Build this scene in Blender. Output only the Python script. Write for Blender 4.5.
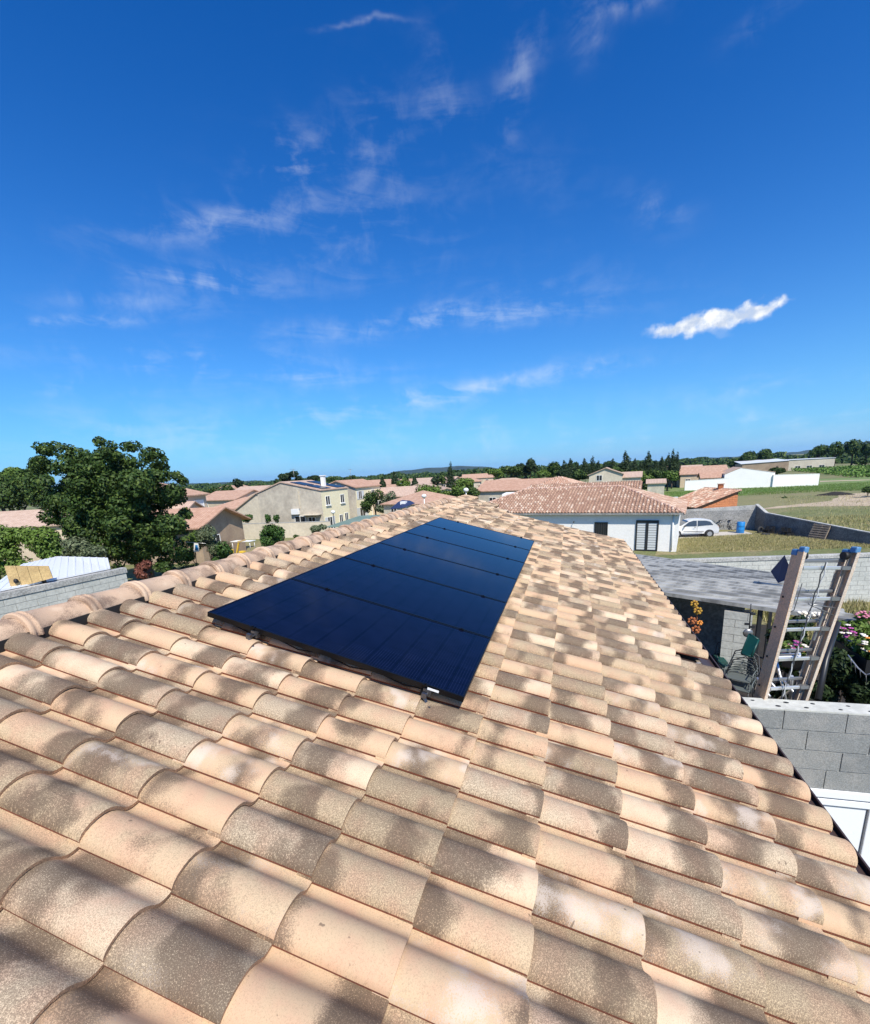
import bpy, bmesh, math, random
import numpy as np
from mathutils import Vector, Matrix
random.seed(7); rng = np.random.default_rng(7)
R = math.radians
for o in list(bpy.data.objects): bpy.data.objects.remove(o)
scene = bpy.context.scene
C = scene.collection

# ------------------------------------------------------------------ camera
CAM = np.array([2.96880326, 0.0, 6.3])
W = np.array([[0.95972128, 0.01545408, -0.28052848],
              [0.27602497, -0.23807271, 0.93119901],
              [-0.05239535, -0.97112438, -0.23274916]])   # columns: right, down, forward in world axes
F, PX, PY = 450.0, 435.0, 580.0
cd = bpy.data.cameras.new('camera'); co = bpy.data.objects.new('camera', cd); C.objects.link(co)
cd.sensor_fit = 'VERTICAL'; cd.sensor_height = 36.0; cd.lens = F / 1024 * 36.0
cd.shift_y = (PY - 512) / 1024.0; cd.clip_start = 0.05; cd.clip_end = 9000
m = Matrix([[W[0][0], -W[0][1], -W[0][2], CAM[0]], [W[1][0], -W[1][1], -W[1][2], CAM[1]],
            [W[2][0], -W[2][1], -W[2][2], CAM[2]], [0, 0, 0, 1]])
co.matrix_world = m
scene.camera = co

def S(x, y, Y):
    """point of the place seen at picture position x, y and lying Y metres along the ridge direction"""
    v = W @ np.array([(x - PX) / F, (y - PY) / F, 1.0])
    return Vector(CAM + v * (Y / v[1]))
def G(x, y, z=0.0):
    v = W @ np.array([(x - PX) / F, (y - PY) / F, 1.0])
    return Vector(CAM + v * ((z - CAM[2]) / v[2]))

# ------------------------------------------------------------------ sky and sun
SUN_EL = 50
SUN_DIR = Vector((0.58, -0.81, 0)).normalized() * math.cos(R(SUN_EL)) + Vector((0, 0, math.sin(R(SUN_EL))))
world = bpy.data.worlds.new('World'); scene.world = world; world.use_nodes = True
nt = world.node_tree; nt.nodes.clear()
class N:
    """small node-graph helper"""
    def __init__(s, nt): s.nt = nt
    def n(s, t, ins=None, **kw):
        nd = s.nt.nodes.new(t)
        for k, v in kw.items(): setattr(nd, k, v)
        for k, v in (ins or {}).items():
            sk = nd.inputs[k]
            if isinstance(v, bpy.types.NodeSocket): s.nt.links.new(v, sk)
            else: sk.default_value = v
        return nd
    def m(s, op, a, b=0.0, c=None):
        nd = s.n('ShaderNodeMath', operation=op); 
        for i, v in enumerate((a, b, c)):
            if v is None: continue
            if isinstance(v, bpy.types.NodeSocket): s.nt.links.new(v, nd.inputs[i])
            else: nd.inputs[i].default_value = v
        return nd.outputs[0]
    def vm(s, op, a, b=(0, 0, 0)):
        nd = s.n('ShaderNodeVectorMath', operation=op)
        for i, v in enumerate((a, b)):
            if isinstance(v, bpy.types.NodeSocket): s.nt.links.new(v, nd.inputs[i])
            else: nd.inputs[i].default_value = v
        return nd
    def mr(s, v, a, b, c=0.0, d=1.0, smooth=True):
        nd = s.n('ShaderNodeMapRange', {0: v, 1: a, 2: b, 3: c, 4: d})
        if smooth: nd.interpolation_type = 'SMOOTHSTEP'
        return nd.outputs[0]
    def mix(s, f, a, b, blend='MIX'):
        nd = s.n('ShaderNodeMix', data_type='RGBA', blend_type=blend)
        for i, v in ((0, f), (6, a), (7, b)):
            if isinstance(v, bpy.types.NodeSocket): s.nt.links.new(v, nd.inputs[i])
            else: nd.inputs[i].default_value = (*v, 1) if isinstance(v, tuple) and len(v) == 3 else v
        return nd.outputs[2]
    def noise(s, vec, scale, detail=3, rough=.55, dist=0.0, out=0):
        nd = s.n('ShaderNodeTexNoise', {'Scale': scale, 'Detail': detail, 'Roughness': rough, 'Distortion': dist})
        if vec is not None: s.nt.links.new(vec, nd.inputs['Vector'])
        return nd.outputs[out]
w = N(nt)
sky = w.n('ShaderNodeTexSky', sky_type='NISHITA', sun_disc=False)
sky.sun_elevation = R(SUN_EL); sky.sun_rotation = math.atan2(SUN_DIR.x, SUN_DIR.y)
sky.altitude = 300; sky.air_density = 1.0; sky.dust_density = 0.4; sky.ozone_density = 3.0
deep = w.n('ShaderNodeHueSaturation', {'Hue': .5, 'Saturation': 1.35, 'Value': 1.0, 'Color': sky.outputs[0]}).outputs[0]
deep = w.mix(1.0, deep, (.10, 1.01, 1.56), 'MULTIPLY')
gen = w.n('ShaderNodeTexCoord').outputs['Generated']
sep = w.n('ShaderNodeSeparateXYZ', {0: gen})
deep = w.mix(w.m('MULTIPLY', w.m('EXPONENT', w.m('MULTIPLY', w.m('MAXIMUM', sep.outputs[2], 0.0), -6.5)), .88), deep, (3.7, 6.0, 9.6))
zz = w.m('ADD', w.m('MAXIMUM', sep.outputs[2], 0.0), 0.12)
plane = w.n('ShaderNodeCombineXYZ', {0: w.m('DIVIDE', sep.outputs[0], zz), 1: w.m('DIVIDE', sep.outputs[1], zz), 2: 0.0}).outputs[0]
def dirp(x, y):
    v = W @ np.array([(x - PX) / F, (y - PY) / F, 1.0]); return Vector(v / np.linalg.norm(v))
# cirrus patches: centre x, y (where in the sky), half length, half height (in picture pixels), tilt, strength
PATCH = [(195, 222, 80, 13, -6, .5), (345, 228, 95, 44, -10, .24), (292, 160, 30, 18, -10, .7), (200, 279, 60, 11, 2, .6), (518, 80, 14, 40, 25, .45),
         (450, 118, 24, 16, 0, .28), (584, 30, 14, 16, -40, .42), (430, 320, 110, 9, -5, .7), (440, 395, 110, 8, -9, .9), (60, 322, 90, 6, -2, .7), (130, 303, 70, 8, 2, .4),
         (240, 366, 130, 14, 3, .6), (90, 387, 50, 7, 0, .6), (590, 373, 50, 10, -6, .35), (800, 385, 100, 10, -6, .4), (655, 210, 26, 12, 10, .4), (550, 180, 50, 26, 20, .08),
         (360, 25, 34, 1.6, -3, .38), (375, 135, 30, 30, 0, .3), (760, 15, 30, 10, -40, .2), (430, 75, 12, 30, 10, .22), (625, 5, 34, 8, 5, .45), (560, 290, 90, 20, 0, .2),
         (200, 430, 240, 26, 0, .3), (520, 440, 240, 24, -4, .28), (790, 418, 120, 16, -5, .35)]
warp = w.noise(gen, 7.0, 4, .6, out=1)
gw = w.vm('ADD', gen, w.vm('SCALE', w.vm('SUBTRACT', warp, (.5, .5, .5)).outputs[0]).outputs[0]); 
sc = [l.from_node for l in nt.links if l.to_node == gw and l.to_socket == gw.inputs[1]][0]; sc.inputs[3].default_value = 0.055
gw = gw.outputs[0]
def patch(x, y, a, b, tilt, k, vec):
    c = dirp(x, y); ct, st = math.cos(R(tilt)), math.sin(R(tilt))
    t1 = (dirp(x + 10 * ct, y + 10 * st) - c); t1 = t1.normalized(); t2 = c.cross(t1).normalized()
    px = (dirp(x + 1, y) - c).length
    p1 = t1 / (a * px * 1.15); p2 = t2 / (b * px * 1.15)
    d1 = w.vm('DOT_PRODUCT', vec, tuple(p1)).outputs['Value']; d2 = w.vm('DOT_PRODUCT', vec, tuple(p2)).outputs['Value']
    d1 = w.m('SUBTRACT', d1, c.dot(p1)); d2 = w.m('SUBTRACT', d2, c.dot(p2))
    r2 = w.m('ADD', w.m('MULTIPLY', d1, d1), w.m('MULTIPLY', d2, d2))
    facing = w.m('GREATER_THAN', w.vm('DOT_PRODUCT', vec, tuple(c)).outputs['Value'], .3)
    return w.m('MULTIPLY', w.m('MULTIPLY', w.m('EXPONENT', w.m('MULTIPLY', r2, -1.0)), k), facing), r2
tot = None
for p in PATCH:
    g, _ = patch(*p, gw)
    tot = g if tot is None else w.m('ADD', tot, g)
st = w.n('ShaderNodeMapping', {0: gen, 'Rotation': (R(4), R(7), 0), 'Scale': (1.0, 1.0, 4.2)}).outputs[0]
streak = w.noise(st, 5.5, 10, .60, .7)
fine = w.noise(gen, 18.0, 8, .60, .5)
tex = w.m('ADD', w.m('MULTIPLY', streak, .55), w.m('MULTIPLY', fine, .45))
cir = w.m('MULTIPLY', w.mr(tex, .44, .70), w.m('MINIMUM', tot, .72))
# one small puffy cloud, made of a few lumps
puff = None
warp2 = w.vm('SCALE', w.vm('SUBTRACT', w.noise(gen, 30.0, 4, .5, out=1), (.5, .5, .5)).outputs[0]); warp2.inputs[3].default_value = .044
gp = w.vm('ADD', gen, warp2.outputs[0]).outputs[0]
for p in [(668, 328, 22, 5.5, -14, .95), (697, 324, 22, 6.5, -10, .95), (727, 318, 26, 8, -8, 1.0), (750, 311, 24, 7, -10, 1.0), (771, 305, 16, 4, -8, .75), (715, 334, 26, 5, 5, .4)]:
    g, _ = patch(*p, gp); puff = g if puff is None else w.m('ADD', puff, g)
pm = w.m('MULTIPLY', w.mr(puff, .25, 1.25), w.mr(w.noise(gen, 55.0, 5, .6), .20, .55, .45, 1.0))
shade = w.mr(w.noise(gen, 42.0, 4), .35, .62, .0, 1.0)
cloudcol = w.mix(pm, (8.2, 9.0, 10.0), w.mix(shade, (5.6, 6.6, 8.4), (10.0, 10.2, 10.4)))
m1 = w.m('MINIMUM', w.m('MAXIMUM', w.m('MULTIPLY', cir, .62), pm), 1.0)
col = w.mix(m1, deep, cloudcol)
bg = w.n('ShaderNodeBackground', {'Color': col, 'Strength': 0.086})
wo = w.n('ShaderNodeOutputWorld', {0: bg.outputs[0]})
sd = bpy.data.lights.new('sun', 'SUN'); so = bpy.data.objects.new('sun', sd); C.objects.link(so)
sd.energy = 5.0; sd.angle = R(.53); sd.color = (1, .94, .83)
so.rotation_euler = SUN_DIR.to_track_quat('Z', 'Y').to_euler(); so.location = (0, 0, 40)
vs = scene.view_settings; vs.view_transform = 'Standard'; vs.look = 'None'; vs.exposure = 0.27; vs.gamma = 1
scene.render.engine = 'CYCLES'

# ------------------------------------------------------------------ materials
def mat(name, f, rough=.8, metal=0.0, bump=None, spec=None, coat=0):
    mm = bpy.data.materials.new(name); mm.use_nodes = True; t = mm.node_tree; t.nodes.clear(); h = N(t)
    b = h.n('ShaderNodeBsdfPrincipled', {'Roughness': rough, 'Metallic': metal})
    if spec is not None: b.inputs['Specular IOR Level'].default_value = spec
    if coat: b.inputs['Coat Weight'].default_value = coat
    h.n('ShaderNodeOutputMaterial', {0: b.outputs[0]})
    c = f(h) if callable(f) else f
    if isinstance(c, tuple) and len(c) == 2 and isinstance(c[0], bpy.types.NodeSocket):
        c, hb = c
        bp = h.n('ShaderNodeBump', {'Height': hb, 'Strength': .6, 'Distance': bump or .01}); t.links.new(bp.outputs[0], b.inputs['Normal'])
    if isinstance(c, bpy.types.NodeSocket): t.links.new(c, b.inputs['Base Color'])
    else: b.inputs['Base Color'].default_value = (*c, 1)
    return mm
def obc(h): return h.n('ShaderNodeTexCoord').outputs['Object']
def rnd(h): return h.n('ShaderNodeObjectInfo').outputs['Random']
def geo(h): return h.n('ShaderNodeNewGeometry').outputs['Position']
def speck(c1, c2, scale=3, fine=60, amt=.35):
    def f(h):
        g = geo(h); a = h.mr(h.noise(g, scale, 5, .65), .35, .68); b = h.noise(g, fine, 3)
        c = h.mix(a, c1, c2); v = h.mr(b, .3, .7, 1 - amt, 1 + amt * .4)
        return h.mix(1.0, c, h.n('ShaderNodeCombineColor', {0: v, 1: v, 2: v}).outputs[0], 'MULTIPLY'), b
    return f
M = {}
def tile_near(h):
    at = h.n('ShaderNodeAttribute', attribute_name='tc').outputs['Vector']      # three random numbers per tile
    tl = h.n('ShaderNodeAttribute', attribute_name='tl').outputs['Vector']      # metres along, across
    s = h.n('ShaderNodeSeparateXYZ', {0: at}); r1, r2, r3 = s.outputs
    l = h.n('ShaderNodeSeparateXYZ', {0: tl}); lx, ly, _ = l.outputs
    off = h.vm('ADD', tl, h.vm('MULTIPLY', at, (37.0, 53.0, 71.0)).outputs[0]).outputs[0]
    clay = h.mix(r1, (.56, .395, .245), (.61, .48, .305))
    clay = h.mix(h.m('MULTIPLY', h.m('GREATER_THAN', r2, .62), .8), clay, (.66, .53, .37))
    clay = h.mix(h.mr(h.noise(off, 9, 3), .35, .7, 0, .45), clay, (.60, .33, .215))
    clouds = h.noise(off, 5.5, 2, .5)
    # brown flame pigment: a band lying at a different place on each tile
    cen = h.m('MULTIPLY_ADD', r3, -.46, .02)
    dist = h.m('ABSOLUTE', h.m('SUBTRACT', lx, cen))
    wid = h.m('MULTIPLY_ADD', r2, .12, .075)
    band = h.mr(h.m('SUBTRACT', h.m('ADD', wid, h.m('MULTIPLY', h.m('SUBTRACT', clouds, .5), .42)), dist), -.07, .12)
    full = h.mr(r1, .15, .90, .18, .78, smooth=False)
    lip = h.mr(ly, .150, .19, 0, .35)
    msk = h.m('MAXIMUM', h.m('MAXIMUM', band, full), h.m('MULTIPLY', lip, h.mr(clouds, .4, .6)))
    grain = h.noise(off, 620, 2, .75); grain2 = h.noise(off, 240, 2, .65)
    g = h.m('ADD', h.m('MULTIPLY', grain, .6), h.m('MULTIPLY', grain2, .4))
    spk = h.mr(h.m('ADD', g, h.m('MULTIPLY', h.m('SUBTRACT', msk, .5), .22)), .43, .59)
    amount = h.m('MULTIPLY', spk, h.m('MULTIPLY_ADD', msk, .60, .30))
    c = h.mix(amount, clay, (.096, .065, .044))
    # pale whitish pigment on some tiles
    wm = h.m('MULTIPLY', h.mr(h.m('FRACT', h.m('MULTIPLY', h.m('ADD', r1, r3), 7.31)), .80, .95), h.mr(h.noise(off, 7, 2), .38, .70))
    ws = h.mr(h.m('ADD', grain2, h.m('MULTIPLY', h.m('SUBTRACT', wm, .5), .30)), .45, .6)
    c = h.mix(h.m('MULTIPLY', ws, h.m('MULTIPLY', wm, .6)), c, (.66, .56, .47))
    # small dark pits and lichen dots
    dots = h.mr(h.noise(off, 42, 1), .74, .80, 0, .65)
    c = h.mix(dots, c, (.10, .07, .05))
    # bare red clay on the hidden side edge and rim
    ed = h.mr(h.n('ShaderNodeAttribute', attribute_name='tl').outputs['Vector'], 0, 1)
    return c, g
def attr_edge(h): pass
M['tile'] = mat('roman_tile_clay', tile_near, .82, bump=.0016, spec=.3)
M['rim'] = mat('tile_rim_clay', speck((.50, .30, .18), (.30, .19, .12), 14, 200), .9)
M['redge'] = mat('tile_red_edge', speck((.27, .085, .045), (.18, .06, .04), 14, 200), .9)
def ridgef(h):
    g = obc(h); r = rnd(h)
    v = h.vm('ADD', g, h.n('ShaderNodeCombineXYZ', {0: h.m('MULTIPLY', r, 50), 1: h.m('MULTIPLY', r, 31), 2: 0.0}).outputs[0]).outputs[0]
    c = h.mix(r, (.54, .365, .245), (.60, .44, .31)); a = h.mr(h.noise(v, 6, 3), .38, .68)
    gr = h.noise(v, 260, 2, .7)
    s = h.mr(h.m('ADD', gr, h.m('MULTIPLY', h.m('SUBTRACT', a, .5), .3)), .45, .6)
    c = h.mix(h.m('MULTIPLY', s, .75), c, (.17, .11, .08))
    return h.mix(h.mr(h.noise(v, 11, 2), .5, .75, 0, .4), c, (.70, .55, .40)), gr
M['ridge'] = mat('ridge_tile_clay', ridgef, .85, bump=.002, spec=.3)
def tile_far(cA, cB, cC, dark=.35):
    def f(h):
        a = h.n('ShaderNodeAttribute', attribute_name='tc').outputs['Vector']; s = h.n('ShaderNodeSeparateXYZ', {0: a})
        c = h.mix(s.outputs[0], cA, cB); c = h.mix(h.m('GREATER_THAN', s.outputs[1], .80), c, cC)
        return h.mix(h.mr(h.noise(geo(h), 3, 4), .45, .7, 0, dark), c, (.16, .10, .07))
    return f
M['tile_rose'] = mat('rose_canal_tile', tile_far((.34, .20, .14), (.50, .33, .235), (.62, .48, .37)), .85)
M['tile_orange'] = mat('orange_canal_tile', tile_far((.50, .30, .21), (.60, .40, .29), (.66, .50, .39)), .85)
def far_roof(ca, cb):
    def f(h):
        g = obc(h); n = h.noise(g, 2.2, 5, .7); n2 = h.noise(g, 9, 3)
        wv = h.n('ShaderNodeTexWave', {'Vector': h.n('ShaderNodeTexCoord').outputs['UV'], 'Scale': 1.0, 'Distortion': .4}, wave_type='BANDS', bands_direction='X').outputs['Fac']
        c = h.mix(h.mr(n, .35, .68), ca, cb); return h.mix(h.mr(n2, .5, .75, 0, .35), c, tuple(x * .55 for x in ca)), wv
    return f
M['roof_far_orange'] = mat('weathered_orange_roof', far_roof((.42, .25, .17), (.54, .35, .25)), .9, bump=.05)
M['roof_far_brown'] = mat('weathered_brown_roof', far_roof((.42, .24, .16), (.54, .34, .24)), .9, bump=.05)
M['roof_far_pale'] = mat('weathered_pale_roof', far_roof((.46, .32, .24), (.56, .41, .32)), .9, bump=.05)
M['deck'] = mat('dark_roof_underlay', (.035, .018, .012), .9)
M['black'] = mat('black_rubber', (.012, .012, .013), .6)
M['gutter'] = mat('dark_brown_gutter', (.055, .035, .03), .45)
def pvglass(h):
    uv = h.n('ShaderNodeAttribute', attribute_name='tl').outputs['Vector']; s = h.n('ShaderNodeSeparateXYZ', {0: uv})
    bx = h.mr(h.m('ABSOLUTE', h.m('SUBTRACT', h.m('FRACT', h.m('MULTIPLY', s.outputs[0], 5.65)), .5)), .484, .495)      # gaps between cell rows
    by = h.mr(h.m('ABSOLUTE', h.m('SUBTRACT', h.m('FRACT', h.m('MULTIPLY', s.outputs[1], 10.6)), .5)), .478, .49)
    by2 = h.mr(h.m('ABSOLUTE', h.m('SUBTRACT', h.m('FRACT', h.m('MULTIPLY', s.outputs[0], 56.5)), .5)), .40, .47)
    c = h.mix(h.mr(h.noise(uv, 8, 2), .3, .7), (.0018, .003, .013), (.003, .005, .020))
    c = h.mix(h.m('MULTIPLY', by2, .7), c, (.014, .019, .055))
    return h.mix(h.m('MAXIMUM', bx, by), c, (.0015, .0015, .004))
M['pv'] = mat('solar_cell_glass', pvglass, .07, spec=.2)
M['pvframe'] = mat('black_anodised_frame', (.01, .01, .012), .35, .6)
M['steel'] = mat('galvanised_steel', (.20, .20, .21), .4, .9)
def blockf(h):
    g = geo(h); r = rnd(h); a = h.noise(g, 5, 4, .6); f_ = h.noise(g, 90, 3, .7); sm = h.mr(h.noise(g, 2.3, 6, .7), .56, .72, 0, .45); dk = h.mr(h.noise(g, 1.1, 6, .75), .52, .75, 0, .5)
    c = h.mix(r, (.225, .235, .235), (.285, .29, .28)); c = h.mix(h.mr(a, .4, .7), c, (.32, .315, .30)); c = h.mix(sm, c, (.46, .45, .42)); c = h.mix(dk, c, (.13, .13, .125))
    v = h.mr(f_, .3, .7, .72, 1.15); return h.mix(1.0, c, h.n('ShaderNodeCombineColor', {0: v, 1: v, 2: v}).outputs[0], 'MULTIPLY'), f_
M['block'] = mat('concrete_block', blockf, .95, bump=.006)
M['mortar'] = mat('mortar', speck((.40, .39, .36), (.30, .29, .27), 8, 60), .95)
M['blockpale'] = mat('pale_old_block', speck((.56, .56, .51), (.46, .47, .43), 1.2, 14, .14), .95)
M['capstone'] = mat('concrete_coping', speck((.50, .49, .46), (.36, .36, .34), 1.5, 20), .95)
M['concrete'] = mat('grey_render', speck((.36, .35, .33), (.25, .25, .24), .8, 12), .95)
M['shadeconcrete'] = mat('shade_darkened_block', speck((.23, .23, .22), (.13, .13, .13), .8, 12), .95)  # grey darkened for walls in shade, the shade is in the colour
M['white'] = mat('white_render', speck((.88, .86, .82), (.85, .83, .79), .6, 8, .05), .9)
M['cream'] = mat('cream_render', speck((.86, .77, .52), (.82, .72, .47), .5, 6, .08), .9)
M['beige'] = mat('beige_render', speck((.60, .54, .43), (.42, .37, .30), .3, 3, .12), .92)
M['beige2'] = mat('pale_beige_render', speck((.62, .55, .43), (.52, .46, .36), .35, 4, .1), .92)
M['sand'] = mat('sand_render', speck((.62, .50, .36), (.52, .42, .30), .5, 5, .1), .92)
M['brown_render_shade'] = mat('brown_render_shade', speck((.42, .31, .21), (.32, .23, .16), .5, 5, .1), .92)
M['brickm'] = mat('orange_hollow_brick', speck((.62, .24, .10), (.52, .20, .09), 2, 20, .2), .9)
M['pvc'] = mat('white_pvc', (.80, .82, .84), .25)
M['pvcdark'] = mat('grey_seal', (.25, .27, .30), .5)
M['anth'] = mat('anthracite_frame', (.022, .023, .026), .4)
M['glass'] = mat('window_glass', (.05, .06, .07), .06, spec=.8)
M['glassdark'] = mat('dark_window', (.03, .032, .035), .2)
M['slatw'] = mat('pale_blind_slat', (.62, .64, .64), .5)
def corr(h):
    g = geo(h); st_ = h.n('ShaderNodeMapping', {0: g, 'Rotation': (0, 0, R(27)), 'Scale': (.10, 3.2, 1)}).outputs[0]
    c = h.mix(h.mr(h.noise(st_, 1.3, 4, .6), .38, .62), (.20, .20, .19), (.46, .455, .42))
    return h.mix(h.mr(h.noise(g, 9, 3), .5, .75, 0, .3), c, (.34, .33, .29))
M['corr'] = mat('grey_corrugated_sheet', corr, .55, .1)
M['whitesheet'] = mat('white_metal_sheet', (.78, .80, .82), .4, .1)
M['frp'] = mat('weathered_tan_fibreglass', speck((.88, .53, .29), (.74, .46, .27), 6, 80, .2), .6)
M['frp2'] = mat('grey_tan_rail_flange', speck((.60, .50, .40), (.50, .42, .33), 6, 80, .2), .6)
M['alu'] = mat('bare_aluminium', (.72, .72, .70), .38, .75)
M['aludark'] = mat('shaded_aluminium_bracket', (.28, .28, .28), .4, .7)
M['bluecap'] = mat('blue_plastic', (.09, .22, .40), .4)
M['bluebarrel'] = mat('blue_drum_plastic', (.02, .22, .55), .4)
M['rope'] = mat('dark_rope', (.05, .055, .06), .9)
M['ropew'] = mat('pale_rope_strand', (.45, .46, .46), .9)
M['greenpl'] = mat('green_plastic', (.003, .05, .042), .45)
M['chairm'] = mat('grey_green_chair_slat', (.10, .115, .11), .5)
M['rust'] = mat('rusty_metal', speck((.50, .16, .05), (.30, .10, .04), 20, 90), .8)
M['ochre'] = mat('dull_ochre_paint', (.42, .24, .03), .7)
M['yellow'] = mat('yellow_metal', (.78, .50, .05), .5)
M['woodp'] = mat('yellow_plywood', speck((.62, .44, .20), (.48, .33, .15), 4, 30, .2), .8)
M['wood'] = mat('weathered_wood', speck((.30, .24, .18), (.20, .16, .12), 4, 30), .9)
M['carwhite'] = mat('white_car_paint', (.82, .82, .82), .25, coat=.6)
M['tyre'] = mat('tyre_rubber', (.03, .03, .03), .8)
M['hub'] = mat('grey_hubcap', (.5, .5, .5), .4, .5)
M['bluecloth'] = mat('blue_canvas', (.02, .035, .10), .7)
M['redbush'] = mat('red_leaves', (.16, .05, .03), .7)
M['petalpink'] = mat('pink_petals', (.60, .22, .30), .7)
M['petalwhite'] = mat('cream_petals', (.85, .78, .66), .7)
M['petalorange'] = mat('orange_petals', (.85, .32, .06), .7)
M['petalmauve'] = mat('mauve_petals', (.42, .08, .28), .7)
M['whitepaint'] = mat('white_paint', (.8, .8, .78), .5)
M['greentarp'] = mat('green_pool_cover', speck((.13, .20, .17), (.18, .25, .21), .6, 6, .1), .7)
M['soil_and_shade'] = mat('soil_and_painted_shade', speck((.028, .022, .017), (.018, .015, .012), 2, 20), .95)  # soil, and the painted shade of the patio and terrace floors
M['trunk'] = mat('bark', speck((.10, .075, .055), (.06, .045, .035), 4, 40), .95)
M['pvroof'] = mat('rooftop_panel', (.012, .018, .035), .3, spec=.25)
def leafmat(name, c1, c2, c3):
    def f(h):
        a = h.n('ShaderNodeAttribute', attribute_name='tc').outputs['Vector']; s = h.n('ShaderNodeSeparateXYZ', {0: a})
        c = h.mix(s.outputs[0], c1, c2); c = h.mix(h.mr(s.outputs[1], .7, 1.0, 0, .8), c, c3); return c
    mm = mat(name, f, .6, spec=.25)
    return mm
M['leaf'] = leafmat('fresh_green_leaf', (.055, .100, .014), (.10, .165, .025), (.17, .24, .05))
M['leafdark'] = leafmat('dark_green_leaf', (.020, .042, .008), (.044, .084, .014), (.12, .17, .035))
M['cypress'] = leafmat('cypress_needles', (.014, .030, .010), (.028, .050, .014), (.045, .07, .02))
M['olive'] = leafmat('olive_grey_leaf', (.07, .10, .05), (.12, .15, .08), (.20, .22, .13))
M['vine'] = leafmat('vine_leaf', (.08, .16, .025), (.13, .22, .04), (.20, .28, .07))
M['shrubl'] = leafmat('shrub_leaf', (.028, .07, .014), (.05, .11, .02), (.10, .16, .04))
def groundf(h):
    g = geo(h); a = h.noise(g, .045, 6, .6); b = h.noise(g, .5, 5, .65); f_ = h.noise(g, 6, 4, .7)
    c = h.mix(h.mr(a, .38, .62), (.115, .15, .04), (.23, .215, .09)); c = h.mix(h.mr(b, .45, .7, 0, .7), c, (.26, .21, .11))
    v = h.mr(f_, .3, .7, .6, 1.2); return h.mix(1.0, c, h.n('ShaderNodeCombineColor', {0: v, 1: v, 2: v}).outputs[0], 'MULTIPLY'), f_
M['ground'] = mat('dry_grass_ground', groundf, .95, bump=.05)
M['fieldgreen'] = mat('green_field', speck((.15, .22, .055), (.21, .26, .085), .12, 3, .35), .95)
M['fieldweed'] = mat('weedy_field', speck((.14, .16, .045), (.20, .20, .08), .25, 3, .4), .95)
M['dirt'] = mat('pale_dirt', speck((.50, .40, .28), (.40, .31, .21), .2, 3, .2), .95)
M['yardgrass'] = mat('dry_yard_grass', speck((.20, .19, .07), (.34, .27, .14), .5, 5, .35), .95)
M['slab'] = mat('pale_concrete_slab', speck((.55, .50, .43), (.46, .42, .36), .6, 6, .1), .95)
M['hill'] = mat('wooded_hill', speck((.028, .045, .022), (.05, .065, .03), .004, .03, .4), .95)
M['grassblade'] = leafmat('dry_grass_blade', (.22, .23, .07), (.45, .38, .19), (.60, .50, .30))

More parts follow.
